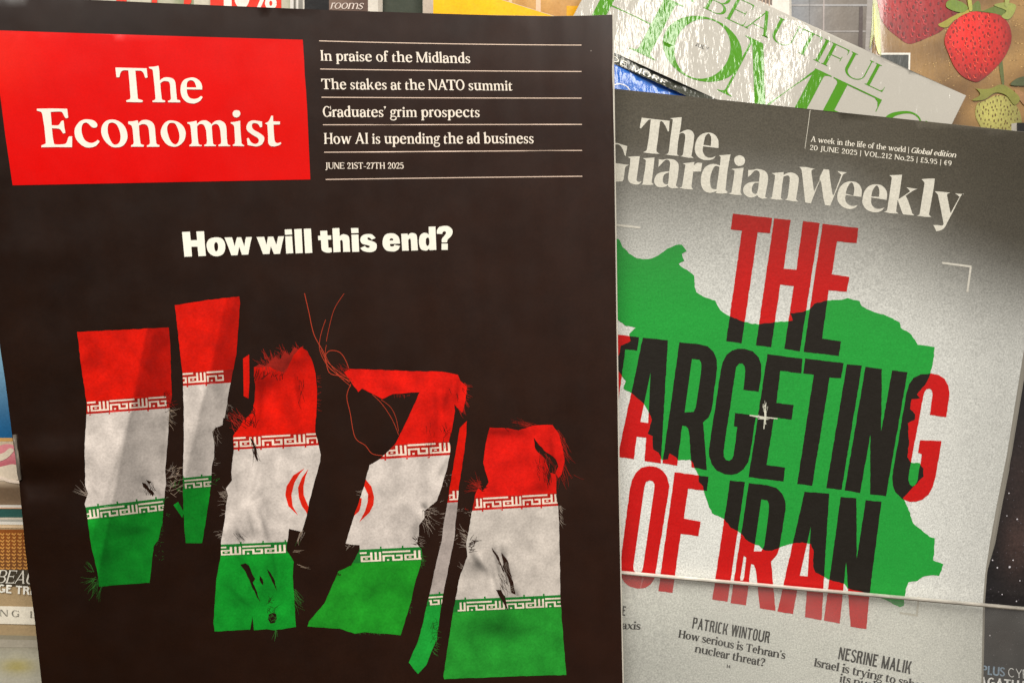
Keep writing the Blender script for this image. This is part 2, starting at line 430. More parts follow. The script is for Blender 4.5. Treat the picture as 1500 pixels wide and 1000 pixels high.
        g.foot(x+W+215*S, W, l=sf*.5); g.foot(x+W+185*S, ti*1.25, y=X, up=-1, l=sf*.9, r=sf*.7); adv = x+2*W+225*S+sf
    elif ch in 'vwyx':
        h = 440*S; x = m
        if ch == 'v': g.diag(x+h*.5-tk/2, 0, x, X, tk*1.02); g.diag(x+h*.5-ti/2, 0, x+h-ti, X, ti*1.1); g.foot(x, tk, y=X, up=-1, r=sf*.7); g.foot(x+h-ti, ti*1.1, y=X, up=-1, l=sf*.9); adv = x+h+m
        if ch == 'y':
            g.diag(x+h*.5-tk*.4, 0, x, X, tk*1.02); g.diag(x+h*.5-ti*.6-h*.215, -200, x+h-ti, X, ti*1.1)
            if sf:
                xa = x+h*.285-ti*.1; g.stroke(crpath([(xa+h*.11, -95), (xa+h*.02, -175), (xa-W*.35, -205), (xa-W*.75, -165)], 5), lambda t: ti*1.5+(W*.62-ti*1.5)*t)
            g.foot(x, tk, y=X, up=-1, r=sf*.7); g.foot(x+h-ti, ti*1.1, y=X, up=-1, l=sf*.9); adv = x+h+m
        if ch == 'w':
            h = (380 if sf else 395)*S; k = h-ti*1.0
            for d in (0, k*.93):
                g.diag(x+d+h*.5-tk/2, 0, x+d, X, tk*1.0); g.diag(x+d+h*.5-ti/2, 0, x+d+h-ti, X, ti*1.1)
            g.foot(x, tk, y=X, up=-1, r=sf*.6); g.foot(x+k*.93+h-ti, ti*1.1, y=X, up=-1, l=sf*.9); adv = x+k*.93+h+m
        if ch == 'x': g.diag(x+h-tk, 0, x, X, tk); g.diag(x, 0, x+h-ti, X, ti*1.1); g.foot(x+h-tk, tk, l=sf*.5); g.foot(x, tk, y=X, up=-1, r=sf*.5); g.foot(x, ti*1.1, r=sf*.6); g.foot(x+h-ti, ti*1.1, y=X, up=-1, l=sf*.6); adv = x+h+m
    # ---- capitals
    elif ch in 'EFLITH':
        x = m; bar = max(T, p.ts*.8) if sf else ti
        wd = dict(E=430, F=410, L=410, I=0, T=500, H=480)[ch]*S*(1.12 if sf and ch in 'EFLT' else 1)
        def tip(y, up, xr):        # wedge on the end of an arm
            if sf:
                q = W*.62; b = y+(bar-2)*(1 if y == 0 else -1)*1.0
                g.poly((xr-q-bar, b), (xr-q*.5, b+(y+up*150-b)*.22), (xr-bar*.45, b+(y+up*150-b)*.6), (xr-bar*.3, y+up*150), (xr+bar*.15, y+up*150), (xr, y))
        if ch in 'EFL': g.stem(x, 0, C); g.foot(x, r=0 if ch != 'F' else None); g.foot(x, y=C, up=-1, r=0 if ch in 'EF' else None)
        if ch in 'EF':
            g.rect(x, C-bar, x+wd, C); tip(C, -1, x+wd); g.rect(x, C*.5-bar*.1, x+wd*.8, C*.5+bar*.9)
            if sf: g.poly((x+wd*.8-bar*.6, C*.5-70), (x+wd*.8, C*.5-70), (x+wd*.8, C*.5+90), (x+wd*.8-bar*.6, C*.5+90))
        if ch in 'EL': g.rect(x, 0, x+wd, bar); tip(0, 1.1, x+wd)
        if ch == 'I': g.stem(x, 0, C); g.foot(x); g.foot(x, y=C, up=-1)
        if ch == 'H': g.stem(x, 0, C); g.stem(x+wd-W+60, 0, C); [g.foot(a, y=b, up=u) for a in (x, x+wd-W+60) for b, u in ((0, 1), (C, -1))]; g.rect(x, C*.5-bar*.4, x+wd, C*.5+bar*.6)
        if ch == 'T':
            x = 0; g.stem(wd/2-W/2, 0, C); g.foot(wd/2-W/2, l=sf*1.15, r=sf*1.15); g.rect(0, C-bar, wd, C); tip(C, -1.25, wd)
            if sf:
                q = W*.62; b = C-bar+2; e = C-187; g.poly((q+bar, b), (q*.5, b+(e-b)*.22), (bar*.45, b+(e-b)*.6), (bar*.3, e), (-bar*.15, e), (0, C))
        adv = x+wd+(m if ch in 'H' else 15) if ch != 'I' else W+2*m
        if ch == 'H': adv = x+wd+60+m
    elif ch in 'OQCG':
        wd = 620*S if p.sup == 2. else 500*S
        if ch == 'O': g.arc(0, wd, -ov, C+ov, 0, 360, None, 40)
        else:
            wd *= .92; g.arc(0, wd, -ov, C+ov, 48, 316, None, 34)
            if sf: g.poly((wd-T*.9, C), (wd-T*.1, C), (wd-T*.1, C-230), (wd-T*.7, C-230)); g.poly((wd*.84, C-90), (wd-T*.1, C-60), (wd-T*.1, C-150))
            if ch == 'G':
                if sf: g.stem(wd-W*1.0, 30, 330); g.foot(wd-W, y=330, up=-1)
                else: g.rect(wd-W, 60, wd, 360); g.rect(wd*.55, 360-ti, wd, 360)
            elif sf: g.stroke(crpath([(wd*.82, 55), (wd, 160)], 4), T)
        adv = wd+(sf*.6 if ch == 'G' else 0)
    elif ch in 'DPRBU J':
        x = m; wd = dict(D=590, P=480, R=480, B=500, U=600, J=300)[ch]*S
        if ch in 'DPRB': g.stem(x, 0, C); g.foot(x); g.foot(x, y=C, up=-1, r=0)
        if ch == 'D': g.arc(x+W-wd*.55, x+wd, 0, C, -90, 90, None, 24); g.rect(x+W*.5, 0, x+W+wd*.2, T if sf else ti*.9); g.rect(x+W*.5, C-(T if sf else ti*.9), x+W+wd*.2, C)
        if ch in 'PR' or ch == 'B':
            yb = C*.46; g.arc(x+wd*.12, x+wd, yb, C, -90, 90, None, 20); b = T if sf else ti*.9
            g.rect(x+W*.5, yb, x+wd*.56, yb+b); g.rect(x+W*.5, C-b, x+wd*.56, C)
            if ch == 'R': g.diag(x+wd-W*.7, 0, x+wd*.48, yb+b*.5, W*1.05); g.foot(x+wd-W*.7, W*1.05, l=0, r=sf*.8); wd += W*.3
            if ch == 'B': g.arc(x+wd*.08, x+wd*1.06, 0, yb+b, -90, 90, None, 20); g.rect(x+W*.5, 0, x+wd*.56, b); wd *= 1.06
        if ch == 'U':
            g.stem(x, 200, C); tw = T*1.25 if sf else W; xr = x+wd-tw-m
            g.foot(x, y=C, up=-1); g.foot(xr, tw, y=C, up=-1); g.stem(xr, 200, C, tw)
            cx = (x+W/2+xr+tw/2)/2; rx = (xr+tw/2-x-W/2)/2
            g.stroke([(cx+rx*math.cos(math.radians(180+180*i/20)), 205+(205+ov-T/2)*math.sin(math.radians(180+180*i/20))) for i in range(21)], lambda t: W+(tw-W)*t if not sf else T*1.1+(W-T)*max(0, 1-t*2.2))
            wd = xr+tw-x
        if ch == 'J':
            if not sf: x = wd*.6; g.stem(x, 150, C); g.stroke(crpath([(x+W/2, 160), (x+W*.3, 40), (x-W*.3, T*.4), (x-W*1.0, ti*.5)], 5), lambda t: W+(ti-W)*t); wd = W
            else: x += 60; g.stem(x, 0, C); g.foot(x, y=C, up=-1); g.stroke(crpath([(x+W/2, 10), (x+W*.3, -90), (x-W*.7, -130)], 5), lambda t: W+(T-W)*t); g.ball(x-W*.6, -110, W*.45); wd = W+m*.4
        adv = x+wd+(m if ch == 'U' else 0)+(10 if ch in 'DPB' else 0)
        if ch == 'U' or ch == 'J': adv = x+wd+m
    elif ch in 'AVWNMKYXZ':
        x = m*.8; wd = dict(A=600, V=580, W=840, N=560, M=720, K=560, Y=560, X=560, Z=500)[ch]*S*(1 if sf else .92)
        tn = T*1.25 if sf else ti
        if ch == 'A':
            g.diag(x, 0, x+wd/2-tn*.35, C, tn*1.05); g.diag(x+wd-tk*1.1, 0, x+wd/2-tk*.62, C+(8 if sf else 0), tk*1.08); g.rect(x+wd*.2, C*.27, x+wd*.78, C*.27+(T if sf else ti))
            g.foot(x, tn, r=sf*.9); g.foot(x+wd-tk*1.1, tk*1.08)
        if ch == 'V':
            g.diag(x+wd/2-tk*.5, 0, x, C, tk*1.08); g.diag(x+wd/2-tn*.5, 0, x+wd-tn, C, tn*1.05); g.foot(x, tk, y=C, up=-1); g.foot(x+wd-tn, tn, y=C, up=-1)
        if ch == 'W':
            h = wd*.56
            for d in (0, wd-h): g.diag(x+d+h/2-tk*.5, 0, x+d, C, tk*1.08); g.diag(x+d+h/2-tn*.5, 0, x+d+h-tn, C, tn*1.05)
            g.foot(x, tk, y=C, up=-1); g.foot(x+wd-tn, tn, y=C, up=-1); g.foot(x+wd-h, tk, y=C, up=-1)
        if ch == 'N':
            g.stem(x, 0, C, tn); g.stem(x+wd-tn, 0, C, tn); g.diag(x+wd-tk*1.15, 0, x+0, C, tk*1.15)
            g.foot(x, tn); g.foot(x, tn, y=C, up=-1, r=0); g.foot(x+wd-tn, tn, y=C, up=-1)
        if ch == 'M':
            g.stem(x, 0, C, tn); g.stem(x+wd-W, 0, C); g.diag(x+wd/2-tk*.55, 0, x, C, tk*1.1); g.diag(x+wd/2-tn*.5, 0, x+wd-W*.9, C, tn)
            g.foot(x, tn); g.foot(x+wd-W); g.foot(x, tn, y=C, up=-1, r=0); g.foot(x+wd-W, y=C, up=-1, l=0)
        if ch == 'K':
            g.stem(x, 0, C); g.foot(x); g.foot(x, y=C, up=-1); g.diag(x+W-5, C*.34, x+wd-tn-20, C, tn*1.15); g.diag(x+wd-tk, 0, x+W+70*S, C*.52, tk*1.1)
            g.foot(x+wd-tk, tk, l=sf*.4); g.foot(x+wd-tn-20, tn, y=C, up=-1)
        if ch == 'Y': g.stem(x+wd/2-W/2, 0, C*.45); g.diag(x+wd/2-W/2, C*.42, x, C, tk); g.diag(x+wd/2-W/2+W-tn, C*.42, x+wd-tn, C, tn); g.foot(x+wd/2-W/2); g.foot(x, tk, y=C, up=-1); g.foot(x+wd-tn, tn, y=C, up=-1)
        if ch == 'X': g.diag(x+wd-tk, 0, x, C, tk); g.diag(x, 0, x+wd-tn, C, tn)
        if ch == 'Z': g.rect(x, 0, x+wd, ti); g.rect(x, C-ti, x+wd, C); g.diag(x, 0, x+wd-tk, C, tk)
        adv = x+wd+m*.8
    elif ch == 'S':
        wd = 430*S; h = C
        pts = [(wd*.90, h*.80), (wd*.72, h-T*.5), (wd*.45, h+ov-T*.5), (wd*.15, h*.84), (wd*.16, h*.66), (wd*.5, h*.51), (wd*.84, h*.36), (wd*.88, h*.17), (wd*.56, T*.5-ov), (wd*.28, T*.5), (wd*.06, h*.2)]
        g.stroke(crpath(pts, 6), (lambda t: T+(W-T)*math.exp(-((t-.5)/.2)**2)) if sf else ti)
        if sf: g.poly((wd*.87, h), (wd*.93, h), (wd*.95, h*.72), (wd*.89, h*.72)); g.poly((wd*.02, h*.29), (wd*.08, h*.29), (wd*.09, 0), (wd*.03, 0))
        adv = wd
    # ---- figures and signs
    elif ch == '0': wd = 470*S; g.arc(0, wd, -ov, 680+ov, 0, 360, None, 32); adv = wd
    elif ch == '1': g.stem(120*S, 0, 680); g.foot(120*S); g.poly((120*S, 680), (30*S, 590), (30*S, 560), (120*S, 600)); adv = 120*S+W+m+30
    elif ch == '2':
        wd = 410*S; tb = max(T*1.4, p.ts*1.3) if sf else ti
        g.stroke(crpath([(wd*.10, 520), (wd*.22, 640), (wd*.5, 680-T*.4), (wd*.82, 570), (wd*.78, 420), (wd*.45, 220), (wd*.12, tb*.6)], 6), lambda t: (T+(W-T)*math.exp(-((t-.5)/.2)**2)) if sf else ti)
        if sf: g.ball(wd*.16, 520, W*.5)
        g.rect(wd*.04, 0, wd, tb); adv = wd
    elif ch == '4': wd = 430*S; g.stem(wd*.6, 0, 680); g.rect(0, 160, wd, 160+ti); g.diag(0, 160, wd*.6, 680, ti*1.2); g.foot(wd*.6); adv = wd+10
    elif ch == '5':
        wd = 400*S; g.rect(wd*.2, 680-ti*1.3, wd*.9, 680); g.stroke([(wd*.22, 670), (wd*.18, 370)], ti)
        g.stroke(crpath([(wd*.17, 380), (wd*.5, 430), (wd*.86, 330), (wd*.84, 120), (wd*.5, T*.5-ov), (wd*.12, 60)], 6), lambda t: (T+(W-T)*math.sin(t*math.pi)**2) if sf else ti)
        if sf: g.ball(wd*.14, 95, W*.45)
        adv = wd
    elif ch == '7': wd = 400*S; g.rect(wd*.02, 680-ti*1.4, wd, 680); g.diag(wd*.22, 0, wd-W*.9, 670, W*.95); adv = wd
    elif ch == '9':
        wd = 430*S; g.arc(0, wd, 250, 690, 0, 360, None, 26); g.stroke(crpath([(wd-W*.5, 470), (wd*.86, 260), (wd*.62, 70), (wd*.25, T*.5)], 6), lambda t: W+(T-W)*t); adv = wd
    elif ch == '.': g.ball(W*.6, W*.5, W*.6) if sf else g.rect(0, 0, W, W); adv = W*1.3
    elif ch == ',': g.ball(W*.6, W*.5, W*.6); adv = W*1.3
    elif ch in "'’": g.poly((0, 700), (W*1.1, 700), (W*1.1, 640), (W*.35, 500), (W*.15, 510), (W*.6, 590), (0, 600)); adv = W*1.1
    elif ch == '-': g.rect(0, 190, 300*S, 190+max(ti, p.ts)*1.1); adv = 300*S
    elif ch == '|': g.rect(30, -130, 30+T*1.3, 720); adv = 60+T
    elif ch == '?':
        wd = 400*S; g.stroke(crpath([(wd*.10, 500), (wd*.2, 640), (wd*.5, 700-T*.5), (wd*.82, 600), (wd*.78, 440), (wd*.5, 330), (wd*.45, 200)], 6), (lambda t: T+(W-T)*math.exp(-((t-.55)/.22)**2)) if sf else W*.85)
        if sf: g.ball(wd*.47, W*.5, W*.6)
        else: g.rect(wd*.45-W/2, 0, wd*.45+W/2, W*.85)
        adv = wd
    elif ch == '£':
        wd = 420*S; g.stroke(crpath([(wd*.9, 560), (wd*.7, 690-T*.5), (wd*.42, 640), (wd*.35, 450), (wd*.36, 180), (wd*.12, 30)], 6), lambda t: T+(W-T)*math.sin(t*math.pi)**2); g.rect(wd*.05, 0, wd*.95, ti*1.5); g.rect(wd*.1, 320, wd*.8, 320+ti); adv = wd
    elif ch == '€': wd = 430*S; g.arc(40, wd+40, -ov, 680+ov, 50, 310, None, 28); g.rect(0, 380, wd*.85, 380+ti); g.rect(0, 250, wd*.8, 250+ti); adv = wd
    elif ch == '%': 
        for cx, cy in ((110, 540), (480, 160)): g.stroke([(cx+90*math.cos(k*math.pi/10), cy+130*math.sin(k*math.pi/10)) for k in range(21)], W*.55)
        g.diag(130, 0, 380, 700, W*.5); adv = 600
    elif ch == '&': wd = 560*S; g.arc(60, 400*S, 360, C, 0, 360, None, 24); g.arc(0, 440*S, -ov, 400, 20, 360, None, 28); g.diag(wd-tk, 0, 120*S, 500, tk); adv = wd
    else: raise ValueError(ch)
    return g.q, adv

GC = {}
def layout(text, p, track=None, kern={}):
    track = p.track if track is None else track
    x = 0; out = []
    for i, ch in enumerate(text):
        key = (ch, id(p))
        if key not in GC: GC[key] = glyph(ch, p)
        q, a = GC[key]
        if i: x += kern.get(text[i-1:i+1], 0)
        for poly in q: out.append([(px+x+py*p.ital, py) for px, py in poly])
        x += a+track
    return out, x-track
def quadmap(polys, total, BL, BR, upL, upR=None, cap=700, sag=0):
    upR = upR or upL; BL, BR, upL, upR = map(lambda a: np.array(a, float), (BL, BR, upL, upR)); out = []
    for p in polys:
        r = []
        for x, y in p:
            u = x/total; v = y/cap; q = BL+(BR-BL)*u+(upL+(upR-upL)*u)*v; r.append((q[0], q[1]+sag*4*u*(1-u)))
        out.append(r)
    return out
def text(name, s, p, th, BL, BR, upL, upR=None, lift=.00012, mat=None, color=(240, 235, 225), parent=None, track=None, kern={}, clip=None, sag=0, grid=0, label=None):
    q, tot = layout(s, p, track, kern)
    return ink(name, quadmap(q, tot, BL, BR, upL, upR, sag=sag), th, lift, mat, color, parent, grid, label, clip)
# ------------------------------------------------------------------ wordmark outlines ("~" marks points on a curve)
def outl(s, ox, oy, k):
    pts = [(t[0] == '~', float(t.lstrip('~').split(',')[0]), float(t.split(',')[1])) for t in s.split()]
    n = len(pts)
    if all(p[0] for p in pts): return tile(crpath([p[1:] for p in pts], 5, True), ox, oy, k)
    st = next(i for i in range(n) if not pts[i][0]); pts = pts[st:]+pts[:st]+[pts[st]]; out = []; run = [pts[0][1:]]
    for p in pts[1:]:
        run.append(p[1:])
        if not p[0]:
            out += crpath(run, 5)[:-1] if len(run) > 2 else [run[0]]
            run = [p[1:]]
    return tile(out, ox, oy, k)
def mark(name, tiles, th, lift, mat, color, parent=None, grid=5):
    """tiles: [(ox, oy, scale, [outlines], [holes])]"""
    A = [outl(s, ox, oy, k) for ox, oy, k, o, h in tiles for s in o]
    Hh = [outl(s, ox, oy, k) for ox, oy, k, o, h in tiles for s in h]
    return ink(name, A, th, lift, mat, color, parent, grid, None, None, Hh)
MK_G_THE = [(930, 165, 11.538, [
 "115,88 245,103 460,128 588,142 580,235 575,322 556,318 ~525,245 ~500,200 ~460,150 425,155 392,430 362,640 ~375,668 415,700 280,694 138,672 ~185,648 203,625 235,430 270,118 ~235,125 ~205,152 ~150,215 105,268 82,262 95,190",
 "592,98 690,88 792,80 780,200 755,350 ~820,312 ~900,290 ~965,315 ~1002,380 ~1000,430 985,560 955,735 995,770 880,762 765,738 ~800,728 815,690 850,440 ~850,385 ~825,350 ~790,345 752,362 725,530 712,705 745,735 640,728 512,708 ~555,695 575,650 600,430 635,180 642,118",
 "~1240,340 ~1310,352 ~1370,395 ~1408,465 ~1415,540 1412,602 1155,572 ~1145,640 ~1165,700 ~1200,745 ~1260,765 ~1320,755 1365,735 ~1330,780 ~1270,802 ~1190,805 ~1110,780 ~1050,730 ~1015,650 ~1018,550 ~1050,450 ~1110,380 ~1180,348"],
 ["1158,548 ~1170,480 ~1190,405 ~1225,365 ~1255,358 ~1280,395 ~1290,440 1283,565"])]
MK_G_LINE = [(895, 205, 10, [
 "-20,60 ~30,48 ~100,50 ~160,70 240,92 225,170 215,238 200,225 ~180,160 ~140,90 ~90,65 ~40,85 -20,150",
 "20,338 140,350 262,368 ~215,395 200,460 185,580 ~170,602 ~140,610 -20,612 -20,590 ~30,585 ~45,560 55,480 70,400 ~65,370",
 "245,250 330,242 422,240 405,360 380,540 ~375,590 ~400,615 448,608 430,635 ~395,655 ~340,652 ~275,625 ~250,570 ~252,520 275,380 285,275",
 "468,270 550,265 638,260 625,390 595,625 628,655 550,662 445,656 465,640 475,560 505,390 510,298",
 "700,285 ~760,290 ~830,280 ~920,290 ~970,325 ~992,375 ~988,450 975,560 950,670 992,705 890,712 845,690 830,660 ~800,685 ~740,695 ~680,685 ~640,640 ~635,580 ~665,515 ~720,480 ~800,465 853,462 868,350 ~855,310 ~825,290 ~790,300 ~740,350 695,400",
 "1050,345 1140,335 1222,325 1212,378 ~1240,350 ~1275,335 1335,340 1318,465 1205,465 1178,685 1202,728 1090,722 995,702 ~1035,690 1045,660 1075,470 1090,365"],
 ["~835,485 ~850,490 838,640 ~820,652 ~785,645 ~760,610 ~760,560 ~785,505"]),
 (1020, 225, 9.375, [
 "310,25 390,20 470,12 450,110 425,260 400,500 432,530 420,545 350,552 265,545 280,512 ~240,530 ~180,540 ~120,520 ~75,460 ~62,380 ~75,280 ~120,190 ~190,150 ~260,145 325,165 335,50",
 "~520,95 ~535,50 ~590,25 ~645,45 ~668,90 ~655,145 ~600,172 ~545,155",
 "480,212 570,205 650,195 632,320 605,530 628,570 540,570 438,550 ~478,535 490,490 515,330 525,235",
 "712,225 ~770,225 ~840,212 ~920,230 ~965,265 ~985,320 ~980,400 965,480 945,595 978,615 900,622 855,600 835,572 ~800,595 ~745,605 ~690,585 ~650,540 ~645,480 ~675,430 ~740,395 860,388 872,290 ~860,250 ~830,232 ~795,240 ~760,280 710,325",
 "1035,270 1120,262 1200,255 1198,295 ~1250,268 ~1310,262 ~1370,285 ~1405,330 ~1405,390 1390,500 1370,630 1402,662 1310,655 1215,635 ~1248,615 1260,560 1282,380 ~1280,325 ~1255,302 1198,318 1180,420 1160,610 1190,635 1100,635 995,615 ~1035,605 1045,550 1070,400 1082,298"],
 ["318,185 305,290 275,490 ~240,490 ~205,470 ~190,400 ~195,310 ~225,220 ~262,172", "~845,405 ~858,408 845,500 835,540 ~815,555 ~785,548 ~762,510 ~770,450 ~800,408"])]
MK_G_WEEK = [(1160, 235, 10, [
 "110,95 220,100 335,125 ~290,145 288,190 318,420 328,450 405,290 410,240 465,128 545,138 560,280 595,500 612,510 725,210 ~700,190 665,158 810,178 ~760,200 745,215 605,555 560,665 485,655 462,560 430,330 412,290 330,490 278,630 195,618 180,480 150,200 140,135",
 "~885,308 ~950,325 ~1000,375 ~1022,440 1018,535 960,530 790,508 ~780,560 ~800,620 ~850,660 ~900,668 965,655 ~930,690 ~870,712 ~800,705 ~730,670 ~675,600 ~665,520 ~690,420 ~750,345 ~820,312",
 "~1240,352 ~1310,365 ~1370,420 ~1395,490 1388,580 1165,545 ~1160,610 ~1180,665 ~1230,705 ~1290,710 1358,690 ~1310,740 ~1240,762 ~1160,752 ~1080,710 ~1035,630 ~1035,560 ~1060,460 ~1110,390 ~1175,358"],
 ["790,490 ~805,420 ~840,350 ~875,325 ~900,355 ~915,420 905,492 900,518", "1163,528 ~1175,460 ~1210,395 ~1245,370 ~1270,400 ~1282,460 1275,535"]),
 (1290, 250, 11.108, [
 "140,75 250,72 350,68 335,170 300,420 292,465 370,415 480,340 ~460,310 420,272 600,300 ~545,318 500,345 405,410 ~450,500 515,695 550,728 460,722 365,712 345,670 285,500 275,480 250,665 290,700 170,695 50,672 ~95,655 110,620 145,380 180,130 ~175,105",
 "668,140 780,130 882,130 865,270 815,560 785,715 825,755 710,752 585,732 ~630,715 640,670 675,450 715,200",
 "880,335 1000,345 1138,360 ~1085,380 1082,410 1130,660 1140,690 1155,660 1285,425 1212,370 1355,385 ~1310,405 1150,720 1085,840 ~1045,920 ~990,965 905,988 ~880,930 855,885 ~930,885 ~1000,895 1025,870 975,600 930,390"], [])]
MK_E_THE = [(160, 90, 10, [
 "90,92 300,98 548,104 562,238 ~540,245 ~525,235 ~505,180 ~480,148 ~440,138 382,138 400,330 418,535 ~430,555 ~480,568 ~492,580 485,600 370,600 255,596 ~248,580 ~262,568 ~300,555 312,530 298,330 280,135 ~220,132 ~180,148 ~160,185 ~150,228 ~128,236 105,232",
 "580,82 ~650,80 722,66 735,150 740,285 ~790,245 ~860,235 ~930,255 ~965,300 ~975,370 990,545 ~1000,565 ~1035,572 1042,602 950,602 862,600 ~862,580 ~890,570 905,545 895,430 ~890,340 ~870,300 ~820,290 ~780,298 748,325 755,430 770,550 ~785,568 ~815,575 818,600 720,600 635,598 ~635,578 ~665,568 678,545 662,350 640,150 ~630,120 ~590,105",
 "~1200,238 ~1270,250 ~1330,295 ~1360,360 1360,415 1135,412 ~1145,480 ~1180,535 ~1240,552 ~1300,540 ~1345,510 1368,530 ~1330,580 ~1270,612 ~1210,618 ~1130,595 ~1070,530 ~1045,440 ~1055,340 ~1100,270"],
 ["1135,382 ~1140,320 ~1165,285 ~1200,278 ~1240,295 ~1265,340 1275,385"])]
MK_E_LINE = [(50, 150, 7.895, [
 "32,75 200,72 382,76 394,178 ~370,185 ~350,165 ~330,125 ~300,108 190,112 198,190 203,265 ~270,268 ~295,250 ~315,218 340,212 350,290 362,355 335,362 ~315,330 ~290,308 205,300 215,400 228,470 ~245,488 ~340,485 ~375,465 ~400,400 440,395 438,520 260,518 82,520 85,498 ~130,480 135,460 120,300 95,140 ~80,112 ~35,98",
 "~620,198 ~690,212 ~725,245 ~728,280 ~700,295 ~665,285 ~630,250 ~600,235 ~565,250 ~548,300 ~555,370 ~590,440 ~650,470 ~700,460 735,435 758,452 ~720,500 ~660,522 ~590,518 ~520,470 ~475,400 ~470,310 ~510,240 ~560,205",
 "~890,200 ~970,215 ~1040,270 ~1075,350 ~1075,430 ~1030,500 ~960,522 ~890,510 ~820,450 ~780,370 ~780,290 ~820,225",
 "1090,222 ~1140,220 1198,208 1205,245 ~1245,210 ~1310,205 ~1370,235 ~1395,290 1405,400 1412,470 ~1425,488 1450,495 1448,515 1305,515 1305,498 ~1330,488 1340,465 1328,330 ~1315,280 ~1285,255 ~1245,255 1212,270 1218,380 1230,470 ~1240,485 1270,495 1265,514 1120,514 1122,498 ~1145,485 1152,465 1140,320 ~1125,270 ~1090,250"],
 ["~900,235 ~950,255 ~985,320 ~1000,400 ~985,465 ~945,490 ~905,475 ~870,410 ~850,330 ~860,255"]),
 (225, 150, 7.692, [
 "~205,205 ~280,225 ~340,280 ~362,350 ~345,430 ~290,485 ~230,502 ~150,475 ~95,400 ~80,330 ~105,260 ~150,215",
 "382,225 ~430,220 485,208 488,245 ~530,212 ~590,205 ~640,235 652,250 ~690,215 ~745,205 ~800,235 ~820,290 825,400 832,465 ~845,480 865,485 862,495 730,495 732,478 ~755,468 762,440 752,320 ~735,265 ~705,245 ~670,255 655,275 662,380 670,465 ~685,478 705,482 700,495 570,495 572,480 ~595,468 602,440 592,320 ~570,262 ~540,245 ~510,252 490,275 495,380 505,465 ~520,478 545,482 540,495 403,495 405,480 ~425,468 432,440 420,310 ~410,255 ~382,240",
 "~935,90 ~965,98 ~978,130 ~960,162 ~932,172 ~905,162 ~890,128 ~905,98", 
 "870,225 ~920,220 975,208 978,300 985,400 992,465 ~1005,478 1022,484 1018,495 892,492 893,478 ~912,468 918,440 912,330 ~905,265 ~872,240",
 "~1140,205 ~1185,212 1222,218 1222,280 1200,282 ~1180,250 ~1150,235 ~1115,240 ~1108,275 ~1130,310 ~1190,345 ~1240,385 ~1245,430 ~1215,478 ~1160,497 ~1100,490 1060,482 1050,408 1072,402 ~1095,445 ~1130,468 ~1165,465 ~1185,440 ~1175,405 ~1120,370 ~1060,325 ~1045,280 ~1065,230 ~1100,208",
 "1255,238 ~1290,220 ~1310,190 1325,152 1345,152 1348,215 1425,218 1422,250 1350,252 1355,340 ~1362,420 ~1375,452 ~1400,460 1432,450 1438,465 ~1410,485 ~1360,497 ~1315,490 ~1292,455 1290,380 1282,255"],
 ["~215,232 ~250,250 ~280,320 ~292,390 ~275,455 ~238,475 ~195,440 ~165,370 ~152,290 ~175,240"])]
MK_HOW = [(260, 325, 9.375, [
 "62,140 170,134 182,252 270,250 258,132 365,130 375,290 390,466 288,472 275,340 190,342 200,474 95,480 80,320",
 "~540,212 ~610,230 ~650,290 ~655,370 ~625,440 ~560,470 ~490,465 ~430,420 ~402,350 ~405,280 ~450,228",
 "645,215 750,212 785,335 805,250 818,212 875,212 918,335 932,240 942,210 1022,207 1000,300 972,448 885,452 848,340 825,457 740,460 700,350",
 "1085,208 1190,205 1222,315 1242,205 1315,202 1358,315 1382,200 1462,197 1440,290 1408,438 1325,442 1282,335 1262,440 1175,443 1130,320"],
 ["~530,278 ~552,300 ~558,345 ~552,385 ~538,403 ~518,395 ~505,350 ~507,300"]),
 (410, 325, 10, [
 "70,112 172,108 180,185 75,190", "78,212 178,208 195,458 92,465", "210,108 318,102 335,456 230,462", "350,102 455,98 475,452 370,460",
 "590,132 692,128 698,200 750,198 752,260 702,262 712,378 755,380 762,440 ~730,450 ~680,450 ~625,425 ~608,385 602,268 562,268 558,205 594,203",
 "768,95 870,90 876,210 ~910,185 ~950,182 ~1000,205 ~1018,250 1022,340 1030,438 928,440 922,300 ~912,268 ~895,268 882,280 890,440 785,446",
 "1040,92 1148,90 1152,162 1048,168", "1048,188 1150,185 1162,438 1060,440",
 "~1290,178 ~1350,185 1402,235 1345,262 ~1315,232 ~1285,232 ~1290,260 ~1345,280 ~1400,305 ~1420,345 ~1405,410 ~1350,440 ~1290,442 ~1220,425 1178,385 1245,352 ~1270,375 ~1305,378 ~1315,355 ~1280,340 ~1205,320 ~1178,270 ~1190,220 ~1230,188"], []),
 (550, 325, 12, [
 "~280,200 ~350,215 ~410,270 432,365 430,382 255,388 ~262,425 ~290,432 ~320,425 330,402 432,422 ~405,480 ~350,515 ~280,520 ~190,500 ~135,430 ~125,350 ~145,265 ~200,212",
 "452,210 562,204 570,240 ~610,200 ~660,195 ~715,220 ~732,275 738,390 748,500 630,505 622,330 ~610,295 ~590,300 575,320 585,505 470,508",
 "935,85 1055,82 1062,300 1070,492 950,498 945,470 ~910,500 ~870,505 ~800,480 ~770,400 ~765,320 ~785,240 ~840,195 ~890,195 938,222",
 "~1215,70 ~1290,82 ~1345,130 ~1355,190 ~1330,250 ~1270,310 1260,360 1165,362 ~1168,300 ~1215,240 ~1240,200 ~1235,172 ~1205,165 ~1180,185 1175,212 1080,210 ~1082,150 ~1120,92",
 "1162,382 1272,382 1270,492 1162,492"],
 ["~250,325 ~262,295 ~285,288 ~308,300 315,325", "~915,275 ~940,290 ~948,350 ~940,405 ~915,422 ~892,400 ~884,350 ~890,300"])]
